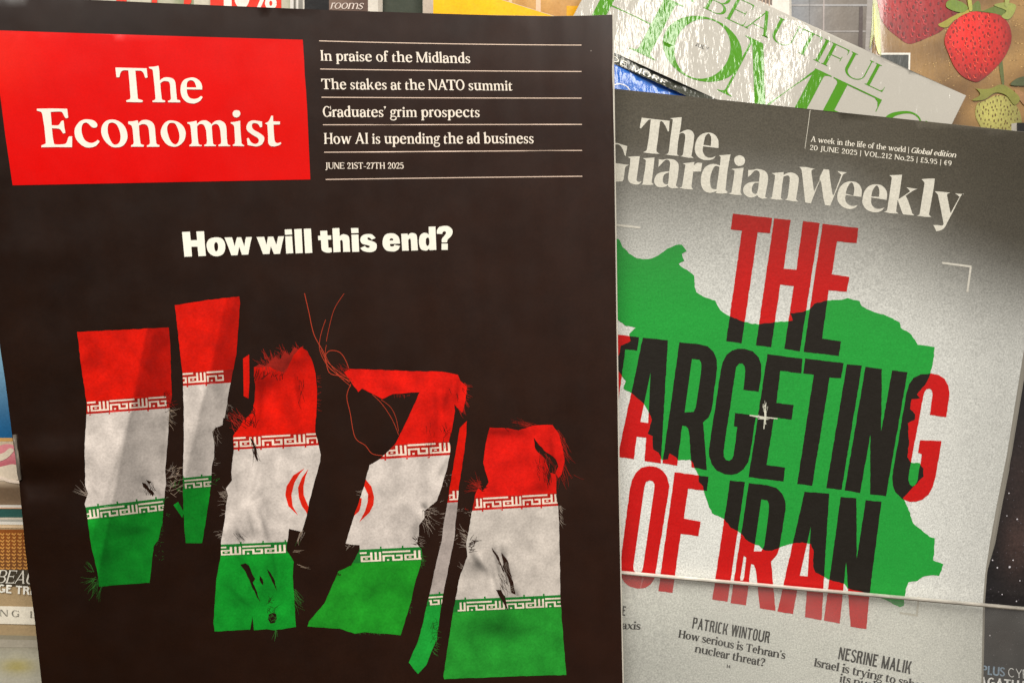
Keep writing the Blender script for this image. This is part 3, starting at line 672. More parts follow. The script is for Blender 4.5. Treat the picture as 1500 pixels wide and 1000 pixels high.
# lowercase and a few capitals of the text face reuse the wordmark's letter shapes
def _norm(polys, base, up, k):
    """photo pixels -> em units: base(x) baseline y, up(x) up-vector"""
    out = []
    for p in polys:
        r = []
        for x, y in p:
            u = up(x); v = (base(x)-y)/-u[1]; r.append(((x-u[0]*v)*k, v*700))
        out.append(r)
    return out
def traced():
    F = {}
    bt = lambda x: 149.6+(x-174)*.008; ut = lambda x: (-4.4+1.4*(x-174)/123., -50.8)
    be_ = lambda x: 215.6-(x-60.4)*.0057; ue = lambda x: (-6.1+2.9*(x-60.4)/351., -56.2)
    def add(ch, T, oi, hi, b, u, s, sb=42):
        ox, oy, k, O, Hh = T
        A = _norm([outl(O[i], ox, oy, k) for i in oi], b, u, 700/s); B = _norm([outl(Hh[i], ox, oy, k) for i in hi], b, u, 700/s)
        x0 = min(p[0] for q in A for p in q); x1 = max(p[0] for q in A for p in q)
        F[ch] = ([[(x-x0+sb*.5, y) for x, y in q] for q in A], [[(x-x0+sb*.5, y) for x, y in q] for q in B], x1-x0+sb)
    add('T', MK_E_THE[0], [0], [], bt, ut, 50.8, 16); add('h', MK_E_THE[0], [1], [], bt, ut, 50.8, 20); add('e', MK_E_THE[0], [2], [0], bt, ut, 50.8, 46)
    t1_, t2_ = MK_E_LINE
    add('E', t1_, [0], [], be_, ue, 56.2, 30); add('c', t1_, [1], [], be_, ue, 56.2, 40); add('o', t1_, [2], [0], be_, ue, 56.2, 50); add('n', t1_, [3], [], be_, ue, 56.2, 24)
    add('m', t2_, [1], [], be_, ue, 56.2, 24); add('i', t2_, [2, 3], [], be_, ue, 56.2, 26); add('s', t2_, [4], [], be_, ue, 56.2, 50); add('t', t2_, [5], [], be_, ue, 56.2, 20)
    A, B, adv = F['n']; F['u'] = ([[(adv-x, 478-y) for x, y in q] for q in A], [], adv)
    return F
FACE = traced()
def text2(name, s, p, th, BL, BR, up, lift, mat, color, track=8, kern={}):
    x = 0; A, B = [], []
    for i, ch in enumerate(s):
        if i: x += kern.get(s[i-1:i+1], 0)
        if ch in FACE: a, b, adv = FACE[ch]
        else:
            a, adv = glyph(ch, p); b = []
            if ch != ' ': a = [[(px+18, py) for px, py in q] for q in a]; adv += 36
        A += [[(px+x, py) for px, py in q] for q in a]; B += [[(px+x, py) for px, py in q] for q in b]; x += adv+track
    x -= track
    return ink(name, quadmap(A, x, BL, BR, up), th, lift, mat, color, None, 0, None, None, quadmap(B, x, BL, BR, up))
# ------------------------------------------------------------------ surfaces of the magazines
def bend(Y, y0, k, r=.01):
    d = Y-y0; return -k*(np.sqrt(d*d+r*r)+d)/2
def S_econ(X, Y):
    z = .0100 + .0004*np.sin(X*38+.6)*np.clip((Y+.02)*12, 0, 1) + .0003*np.sin(X*21+Y*17)
    z = z - .9*np.clip(-X-.150, 0, 1)**2*6 + bend(Y, .085, .05)
    for cx, cy, rx, ry, a in ((-.154, -.040, .012, .0035, -.0013), (-.146, -.031, .016, .004, .0009), (-.150, .032, .014, .004, .0004), (-.148, -.056, .02, .006, .0004), (.024, -.004, .016, .02, .0004)):
        z = z + a*np.exp(-((X-cx)/rx)**2-((Y-cy)/ry)**2)
    return z
def S_guard(X, Y): return .0030 + .0005*np.sin(X*30+Y*9) - .8*np.clip(X-.135, 0, 1)**2 + bend(Y, .07, .04) + 0*X
HC, HS = math.cos(math.radians(-25)), math.sin(math.radians(-25))
_U = np.linspace(-.2, .25, 901)        # slope of the buckled cover across its width
_R = np.interp(_U, [-.06, .0074, .031, .0504, .0793, .106], [-.12, -.055, -.005, .045, .09, .14])/.906
_D = np.interp(_U, [-.05, -.02, -.006, .004, .011, .018, .031, .044, .0485, .0530, .0575, .064, .075, .12], [.16, .14, .07, 0, 0, .10, .16, .10, 0, 0, -.10, -.16, -.20, -.2])
_Z = np.cumsum(np.clip(_R+_D, -.2, .2))*(_U[1]-_U[0]); _Z -= np.interp(.03, _U, _Z)
def S_homes(X, Y):
    u = X*HC+Y*HS
    return -.0022 + bend(Y, .062, .17, .008) + np.interp(u, _U, _Z)*np.clip((Y-.045)*40, 0, 1) - .0015
def S_berry(X, Y):
    d = .1395-X
    return -.0110 + bend(Y, .06, .17, .02) - .25*(np.sqrt(d*d+.0035**2)+d)/2
def S_white(X, Y): return -.0090 + bend(Y, .06, .14)
def S_grey(X, Y): return -.0150 + bend(Y, .06, .10) + .0*X
def S_deep(z, k=.08):
    return lambda X, Y: z + bend(Y, .07, k) + 0*X
def S_flat(z): return lambda X, Y: z + 0*X

g2 = lambda x, y, cx, cy, rx, ry: np.exp(-((x-cx)/rx)**2-((y-cy)/ry)**2)
def sm(x, a, b):
    t = np.clip((x-a)/(b-a), 0, 1); return t*t*(3-2*t)
def mixc(c0, c1, t): return lin(c0)*(1-t[:, None]) + lin(c1)*t[:, None]

# ------------------------------------------------------------------ rack
M_WOOD = mat_print('rack_laminate', rough=.5, grain=.05, mottle=.15, mscale=20)
rack = Thing('display_rack', 'leaning shop display rack with a clear plastic lip, holding all the magazines', 'display rack', 750, 1300, S_flat(-.05))
def rbox(name, x0, x1, y0, y1, z0, z1, mat, col, bev=0):
    V = [(x, y, z) for z in (z0, z1) for y in (y0, y1) for x in (x0, x1)]
    F = [(0, 2, 3, 1), (4, 5, 7, 6), (0, 1, 5, 4), (2, 6, 7, 3), (0, 4, 6, 2), (1, 3, 7, 5)]
    return link_mesh(name, V, F, rack.o, rack.base, mat, np.tile(lin(col), (8, 1)), smooth=False)
rbox('back_panel', -.45, .45, -.25, .25, -.075, -.06, M_WOOD, (150, 146, 138))
rbox('ledge', -.45, .45, -.25, -.235, -.0599, .02, M_WOOD, (165, 160, 150))

# clear lip: a thin acrylic sheet across the lower right
def mat_acrylic():
    m = bpy.data.materials.new('scuffed_clear_acrylic'); m.use_nodes = True; nt = m.node_tree; N = nt.nodes; L = nt.links
    for n in list(N): N.remove(n)
    out = N.new('ShaderNodeOutputMaterial'); tr = N.new('ShaderNodeBsdfTransparent'); tr.inputs[0].default_value = (.975, .975, .965, 1)
    df = N.new('ShaderNodeBsdfDiffuse'); df.inputs[0].default_value = (.78, .76, .72, 1)
    gl = N.new('ShaderNodeBsdfGlossy'); gl.inputs['Roughness'].default_value = .12
    m1 = N.new('ShaderNodeMixShader'); m2 = N.new('ShaderNodeMixShader')
    tc = N.new('ShaderNodeTexCoord'); n = N.new('ShaderNodeTexNoise'); n.inputs['Scale'].default_value = 45; n.inputs['Detail'].default_value = 6
    L.new(tc.outputs['Object'], n.inputs['Vector'])
    r = N.new('ShaderNodeMapRange'); r.inputs['From Min'].default_value = .3; r.inputs['From Max'].default_value = .7
    r.inputs['To Min'].default_value = .035; r.inputs['To Max'].default_value = .075; L.new(n.outputs['Fac'], r.inputs['Value'])
    # hairline scratches
    w_ = N.new('ShaderNodeTexVoronoi'); w_.feature = 'DISTANCE_TO_EDGE'; w_.inputs['Scale'].default_value = 14
    L.new(tc.outputs['Object'], w_.inputs['Vector'])
    rs = N.new('ShaderNodeMapRange'); rs.inputs['From Min'].default_value = .001; rs.inputs['From Max'].default_value = .004
    rs.inputs['To Min'].default_value = .06; rs.inputs['To Max'].default_value = 0; L.new(w_.outputs['Distance'], rs.inputs['Value'])
    ad = N.new('ShaderNodeMath'); ad.operation = 'ADD'; L.new(r.outputs[0], ad.inputs[0]); L.new(rs.outputs[0], ad.inputs[1])
    L.new(ad.outputs[0], m1.inputs[0]); L.new(tr.outputs[0], m1.inputs[1]); L.new(df.outputs[0], m1.inputs[2])
    fr = N.new('ShaderNodeFresnel'); fr.inputs[0].default_value = 1.45
    ge = N.new('ShaderNodeNewGeometry'); iv = N.new('ShaderNodeMath'); iv.operation = 'SUBTRACT'; iv.inputs[0].default_value = 1; L.new(ge.outputs['Backfacing'], iv.inputs[1]); fm = N.new('ShaderNodeMath'); fm.operation = 'MULTIPLY'; L.new(fr.outputs[0], fm.inputs[0]); L.new(iv.outputs[0], fm.inputs[1]); L.new(fm.outputs[0], m2.inputs[0]); L.new(m1.outputs[0], m2.inputs[1]); L.new(gl.outputs[0], m2.inputs[2]); L.new(m2.outputs[0], out.inputs[0])
    return m
M_ACR = mat_acrylic()
M_ACRE = mat_print('acrylic_cut_edge', rough=.25, grain=.05, mottle=.3, mscale=90)
LIPY = lambda x: 840 + (x-909)*.0893
LS = S_flat(.0058); RT = rack
RT2 = type('o', (), {})(); RT2.o = rack.o; RT2.base = rack.base; RT2.surf = LS
lip = [(700, LIPY(700)), (1560, LIPY(1560)), (1560, 1180), (700, 1180)]
V = np.vstack([hit([p[0] for p in lip], [p[1] for p in lip], LS), hit([p[0] for p in lip], [p[1] for p in lip], LS)-np.array([0, 0, .0012])])
link_mesh('clear_lip', V, [(3, 2, 1, 0), (4, 5, 6, 7), (0, 1, 5, 4), (1, 2, 6, 5), (2, 3, 7, 6), (3, 0, 4, 7)], rack.o, rack.base, M_ACR, smooth=False)
edge_c = lambda x, y: mixc((232, 226, 214), (150, 142, 130), sm(np.sin(x*.06)*.5+.5, .2, .9)*.6+sm(x, 900, 1500)*.3)  # highlight painted into the edge colour: bright at left, dimmer to the right
e = slab('lip_top_edge', [(700, LIPY(700)-2.6), (1560, LIPY(1560)-2.6), (1560, LIPY(1560)), (700, LIPY(700))], RT2, .0002, .0014, M_ACRE, edge_c, 20)
ink('lip_edge_line', ribbon([(700, LIPY(700)+.4), (1560, LIPY(1560)+.4)], 1.5), RT2, .0004, M_ACRE, (96, 90, 80), rack.o)  # thin dark line just below the top edge

GRP = 'magazines displayed on the rack'
# ------------------------------------------------------------------ dark news magazine (front left)
M_EC = mat_print('satin_dark_cover', rough=.36, grain=.10, gscale=1800, bump=.0006, bscale=26, bdetail=1.5, mottle=.25, mscale=50, spec=.42, stretch=(2.6, .5, 1, -2), fleck=.05)
M_EI = mat_print('satin_cover_ink', spec=.26, rough=.36, grain=.035, gscale=1800, bump=.0002, bscale=40, mottle=.06, mscale=50, stretch=(2.6, .5, 1, -2))
ec = Thing('magazine', 'dark brown news magazine with red title box and torn flag strips, in front', 'magazine', 480, 1190, S_econ, GRP)
EO = [(-60, -8), (60, -3), (132, 0), (230, 4.5), (330, 8.8), (480, 15), (620, 19.6), (720, 22.6), (808, 24), (860, 23.2), (897, 21.8), (900, 250), (903, 480), (906, 700), (909, 860), (912, 1000), (916, 1190), (84, 1190), (61, 1000), (50, 900), (37, 805), (28, 705), (18, 640), (8, 560), (0, 508), (-24, 271), (-50, 60)]
slab('cover', EO, ec, 0, .00018, M_EC, lambda x, y: mixc((30, 13, 4), (42, 22, 13), sm(x, 60, 900)), 14)  # sheen put into the colour: the brown gets paler towards the right
po = [(x+2.2 if x > 880 else x, y) for x, y in EO]
for k in range(7):      # leaves of the magazine, each a sheet a little out of line
    dx = [1.6, 1.1, 1.9, .9, 1.4, .6, .2][k]
    q = [((x+dx) if x > 880 else (x + .5), y+(.5 if y < 30 else 0)-(.6*(k == 2) if x > 700 and y < 30 else 0)) for x, y in EO]
    slab('page', q, ec, -.00022-.00042*k, .00034, M_PAGES, (226, 219, 204), 15)
RL = .00009
EI = dict(th=ec, mat=M_EI)
def red_c(x, y): return mixc((220, 3, 0), (226, 26, 12), g2(x, y, 0, 80, 60, 60)+.35*g2(x, y, 430, 130, 90, 130))
tb = ink('title_box', [[(-12, 44.5), (120, 49), (300, 54.5), (443.5, 58.6), (450, 160), (454.5, 263), (300, 266), (150, 269), (18.5, 271.5), (8, 200), (-3, 115)]], ec, RL, M_EI, red_c, grid=12)
P_EC = Pen(120, 46, sl=42, ts=42, br=22, xh=486, ws=.98, asc=725, track=24)
WHT = (246, 238, 224)
mark('title_lettering', MK_E_THE, ec, RL*2.5, M_EI, WHT, tb)
mark('title_lettering', MK_E_LINE, ec, RL*2.5, M_EI, WHT, tb)
P_EL = Pen(118, 56, sl=40, ts=44, br=20, xh=480, ws=.97, asc=740, track=8)
RUL = [((467.5, 60.2), (851.8, 66.4), 1.2), ((469, 101.4), (851.8, 105), .6), ((471, 142.7), (852, 144), .3), ((473, 183), (852.5, 182.4), 0), ((474.9, 223.2), (852.8, 220.5), 0), ((477, 263), (853, 258.3), -.2)]
for a, b, s_ in RUL:
    pts = [(a[0]+(b[0]-a[0])*t, a[1]+(b[1]-a[1])*t+s_*4*t*(1-t)) for t in np.linspace(0, 1, 9)]
    ink('rule', ribbon(pts, 1.25), ec, RL, M_EI, (232, 206, 186))
LN = [('In praise of the Midlands', (469.6, 89), (689.6, 92.9), (-.8, -15.2)), ('The stakes at the NATO summit', (471.0, 130.8), (751, 132.9), (-.9, -15.4)),
      ("Graduates' grim prospects", (472.8, 171.4), (703.4, 171.8), (-.6, -15.6)), ('How AI is upending the ad business', (474.6, 210.8), (782.4, 210.2), (-.5, -15.8))]
for s, a, b, u in LN: text2('cover_line', s, P_EL, ec, a, b, u, RL, M_EI, (244, 232, 216), kern={'AT': -70, 'TO': -20, 'AI': 20})
P_ED = Pen(122, 58, sl=40, ts=54, br=8, xh=470, ws=1.0, track=50)
text('issue_date', 'JUNE 21ST-27TH 2025', P_ED, ec, (477, 247.4), (591.2, 247.2), (-.3, -9.2), None, RL, M_EI, (240, 226, 210))
P_HL = Pen(198, 136, sl=0, ts=0, br=0, xh=525, ws=1.12, asc=715, track=46, sup=2.25, cw=92, sp=70)
mark('headline', MK_HOW, ec, RL*1.5, M_EI, (250, 247, 232))

# torn strips of flag cloth printed on the cover
def motif():
    r = lambda a, b, c, d: (a, c, b, d)
    return [r(0, .64, 0, .17), r(0, .05, .42, 1), r(0, .27, .40, .55), r(.22, .27, .5, .86), r(.10, .15, .82, .98), r(.22, .46, .83, 1), r(.41, .46, .42, 1), r(.31, .46, .41, .56),
            r(.50, .68, .40, .55), r(.50, .55, .45, 1), r(.50, .96, .84, 1), r(.60, .66, .62, .74), r(.72, .77, .05, 1), r(.82, .87, .05, 1), r(.92, .97, .05, 1), r(.66, .76, .40, .54)]
def script(TL, TR, h, period, phase, cover_h=None):
    """rows of square lettering between TL and TR; h pixel height"""
    TL, TR = np.array(TL, float), np.array(TR, float); L = np.linalg.norm(TR-TL); e = (TR-TL)/L; dn = np.array([-e[1], e[0]])
    out = []; s = -phase
    while s < L:
        for a, c, b, d in motif():
            xa, xb = max(0, s+a*period), min(L, s+b*period)
            if xb-xa < .4: continue
            out.append([TL+e*xa+dn*h*c, TL+e*xb+dn*h*c, TL+e*xb+dn*h*d, TL+e*xa+dn*h*d])
        s += period
    return out
def hairs(x, y, n, ang, spread, l0, l1, w=.9, jx=6, jy=6, seed=0, curl=.3):
    r = random.Random(seed*31+n); out = []; w = w*.66; n = int(n*1.7); l0 *= .8; l1 *= .85
    for _ in range(n):
        a = math.radians(ang+r.uniform(-spread, spread)); L = r.uniform(l0, l1); c = r.uniform(-curl, curl)
        x0, y0 = x+r.uniform(-jx, jx), y+r.uniform(-jy, jy); pts = [(x0, y0)]
        for k in range(4):
            x0 += math.cos(a)*L/4; y0 -= math.sin(a)*L/4; a += c/2; pts.append((x0, y0))
        rb = ribbon(pts, w, w*.35); out += rb
    return out
M_FL = mat_print('printed_cloth', spec=.26, rough=.38, grain=.10, gscale=1500, bump=.0002, bscale=40, mottle=.15, mscale=240, stretch=(2.6, .5, 1, -2))
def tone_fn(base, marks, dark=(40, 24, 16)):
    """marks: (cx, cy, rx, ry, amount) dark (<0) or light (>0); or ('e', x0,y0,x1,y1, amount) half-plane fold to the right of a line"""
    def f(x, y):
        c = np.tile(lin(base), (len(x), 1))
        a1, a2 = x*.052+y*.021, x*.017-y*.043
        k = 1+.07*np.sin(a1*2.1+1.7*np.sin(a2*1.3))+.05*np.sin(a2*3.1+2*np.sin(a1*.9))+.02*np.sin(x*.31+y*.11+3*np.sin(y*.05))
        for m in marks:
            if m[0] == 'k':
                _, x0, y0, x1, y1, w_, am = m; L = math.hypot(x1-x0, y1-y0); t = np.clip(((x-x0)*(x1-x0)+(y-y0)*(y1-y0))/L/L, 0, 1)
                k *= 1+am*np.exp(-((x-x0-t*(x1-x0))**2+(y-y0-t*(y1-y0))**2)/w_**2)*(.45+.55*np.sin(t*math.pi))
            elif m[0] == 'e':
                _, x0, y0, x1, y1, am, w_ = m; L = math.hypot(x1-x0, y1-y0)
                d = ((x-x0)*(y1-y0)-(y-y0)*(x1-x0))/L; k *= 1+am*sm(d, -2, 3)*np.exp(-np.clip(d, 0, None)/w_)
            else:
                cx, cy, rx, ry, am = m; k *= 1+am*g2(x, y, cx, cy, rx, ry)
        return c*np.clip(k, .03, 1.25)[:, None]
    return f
def strip(outline, red=None, green=None, extra=(), holes=(), hair=(), dark=(), over=(), emblem=(), marks=(), period=57, phr=0, phg=0, seed=1, rough_=.4, redc=(214, 22, 6), greenc=(18, 144, 40), whitec=(210, 200, 192)):
    """red/green: (top-left, top-right of script rows, height)"""
    tg = [('o', ragged(outline, rough_, 5, seed))] + [('o', p) for p in extra] + [('h', ragged(h, .8, 4, seed+5)) for h in holes] + [('q', h) for h in hair] + [('h', h) for h in dark] + [('e', p) for p in emblem] + [('v', p) for p in over]
    if red:
        (a, b, h) = red; a, b = np.array(a, float), np.array(b, float); e = (b-a)/np.linalg.norm(b-a); dn = np.array([-e[1], e[0]])
        A, B = a-e*160, b+e*160; lb = h*1.19; ll = h*.13
        tg += [('s', p) for p in script(a, b, h, period, phr)]
        tg += [('rb', [A-dn*.8, B-dn*.8, B+dn*lb, A+dn*lb]), ('L', [A+dn*(lb-ll*1.6), B+dn*(lb-ll*1.6), B+dn*(lb+ll*.3), A+dn*(lb+ll*.3)])]
        tg += [('r', [A+dn*lb, B+dn*lb, B-dn*230, A-dn*230])]
        s = -phr % (period/2)-period*.03
        while s < np.linalg.norm(b-a): tg.append(('L', [a+e*(s-1.2)+dn*lb, a+e*(s+1.2)+dn*lb, a+e*(s+1.2)+dn*(lb+h*.2), a+e*(s-1.2)+dn*(lb+h*.2)])); s += period/2
    if green:
        (a, b, h) = green; a, b = np.array(a, float), np.array(b, float); e = (b-a)/np.linalg.norm(b-a); dn = np.array([-e[1], e[0]])
        A, B = a-e*160, b+e*160; up = h*.26
        tg += [('s', p) for p in script(a, b, h*.92, period, phg)]
        tg += [('gb', [A-dn*up, B-dn*up, B+dn*h, A+dn*h]), ('G', [A-dn*up, B-dn*up, B-dn*h*.06, A-dn*h*.06]), ('g', [A-dn*up, B-dn*up, B+dn*260, A+dn*260])]
        s = -phg % (period/2)-period*.03
        while s < np.linalg.norm(b-a): tg.append(('G', [a+e*(s-1.2)-dn*up, a+e*(s+1.2)-dn*up, a+e*(s+1.2)-dn*(up+h*.2), a+e*(s-1.2)-dn*(up+h*.2)])); s += period/2
    P, T, S = arrange(tg, 3.0)
    cl = {k: [] for k in ('w', 'r', 'g', 's', 'rl', 'gl', 'rb', 'gb', 'e', 'qw', 'qr', 'qg')}
    for t, s in zip(T, S):
        if 'v' in s and ('h' in s or 'o' not in s): s = (s | {'q'}) - {'o', 'h'}
        if ('o' not in s and 'q' not in s) or 'h' in s: continue
        if 'o' not in s: k = 'qr' if ('r' in s or 'rb' in s) else 'qg' if ('g' in s or 'gb' in s) else 'qw'
        elif 's' in s: k = 's'
        elif 'L' in s: k = 'rl'
        elif 'G' in s: k = 'gl'
        elif 'rb' in s: k = 'rb'
        elif 'gb' in s: k = 'gb'
        elif 'r' in s: k = 'r'
        elif 'g' in s: k = 'g'
        elif 'e' in s: k = 'e'
        else: k = 'w'
        cl[k].append(t)
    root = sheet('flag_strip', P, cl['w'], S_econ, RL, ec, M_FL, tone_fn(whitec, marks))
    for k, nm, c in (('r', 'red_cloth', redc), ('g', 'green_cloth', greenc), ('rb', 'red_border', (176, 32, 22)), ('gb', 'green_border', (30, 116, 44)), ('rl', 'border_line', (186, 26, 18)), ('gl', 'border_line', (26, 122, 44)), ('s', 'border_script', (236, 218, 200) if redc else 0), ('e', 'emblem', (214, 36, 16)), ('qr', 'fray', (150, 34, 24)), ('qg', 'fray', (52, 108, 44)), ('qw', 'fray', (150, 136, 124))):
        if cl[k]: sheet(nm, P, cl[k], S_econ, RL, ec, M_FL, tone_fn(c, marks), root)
    return root
H = hairs
strip([(113, 486), (180, 483), (247, 479.5), (249, 500), (251, 560), (252, 580), (248, 600), (246, 640), (242, 690), (243, 705), (240, 740), (238, 765), (232, 790), (225, 800), (222, 830), (219, 853), (180, 855.5), (145, 858.5), (143, 840), (133, 795), (127, 750), (124, 738), (129, 722), (125, 712), (124, 650), (126.5, 610), (127, 590), (120, 545)],
      red=((127.5, 588.5), (243, 580), 14.5), green=((124, 746.5), (240, 733), 15), phr=24, phg=35,
      hair=H(246, 700, 12, 20, 50, 8, 22, jy=14, seed=1)+H(247, 600, 10, -20, 60, 5, 18, jy=14, seed=2)+H(128, 725, 7, 140, 40, 10, 28, seed=3, jx=3, jy=5)+H(141, 850, 10, 215, 45, 12, 30, jx=4, seed=4)+H(146, 852, 6, 250, 25, 18, 36, seed=5)+H(132, 832, 6, 135, 25, 8, 18, seed=8)+H(240, 735, 10, -10, 60, 3, 9, jy=40, seed=6)+H(232, 790, 14, -20, 60, 2, 6, jy=30, seed=7),
      holes=[[(208, 706), (214, 708), (219, 716), (226, 722), (224, 727), (216, 718), (210, 713)], [(214, 702), (222, 705), (219, 709)]], dark=H(222, 722, 10, 100, 40, 6, 20, 1.1, jx=7, jy=4, seed=9)+H(244, 590, 14, 0, 80, 3, 9, 1.1, jx=5, jy=14, seed=10),
      marks=[('k', 208, 700, 222, 716, 2.5, -0.35), ('k', 222, 700, 238, 712, 3, 0.2), ('k', 200, 715, 212, 722, 3, -0.25), ('k', 228, 716, 236, 728, 3, -0.35), ('k', 136, 715, 144, 726, 3, -0.25), ('k', 150, 770, 205, 762, 4, -0.12), ('k', 155, 790, 215, 775, 4, -0.18), ('k', 150, 765, 160, 830, 5, -0.12), ('k', 240, 610, 238, 690, 3, -0.12), ('e', 190, 605, 166, 725, -.38, 160), ('e', 216, 520, 190, 605, -.22, 90), (140, 520, 22, 30, -.22), (232, 700, 12, 20, .25), (205, 700, 18, 16, -.25), (190, 775, 26, 7, -.3), (150, 815, 12, 25, -.18), (150, 650, 22, 60, .05)])
strip([(256, 447), (300, 440), (350.5, 434), (351.5, 445), (346, 520), (339, 555), (335, 575), (332, 592), (329, 608), (327.5, 570), (328.5, 562), (328, 600), (326, 622), (316, 626), (311, 632), (314, 650), (314, 668), (310, 684), (310, 700), (306, 735), (296, 795), (272, 795), (268.5, 750), (268, 700), (269.5, 640), (269, 590), (267.5, 550), (262, 500)],
      extra=[[(254, 739), (261, 734.5), (269.5, 750), (267, 758)], [(328, 560), (334, 570), (333, 590), (329, 612), (326, 612)]], red=((267.5, 546.5), (327, 542.5), 15), green=((268, 703), (309, 699.5), 13.5), phr=20, phg=-2, period=55,
      hair=H(313, 632, 10, -80, 30, 6, 22, jx=8, seed=11)+H(312, 690, 8, 0, 60, 3, 9, jy=20, seed=12)+H(334, 590, 8, -50, 60, 4, 10, jy=22, seed=13)+H(258, 716, 6, 100, 50, 5, 14, seed=14), dark=H(318, 640, 9, 80, 30, 6, 18, 1.2, jx=5, seed=15),
      marks=[('e', 300, 572, 272, 690, -.33, 120), ('e', 330, 480, 300, 572, -.18, 80), (312, 618, 14, 8, .3), (292, 690, 20, 30, -.1), (290, 500, 12, 30, -.08)])
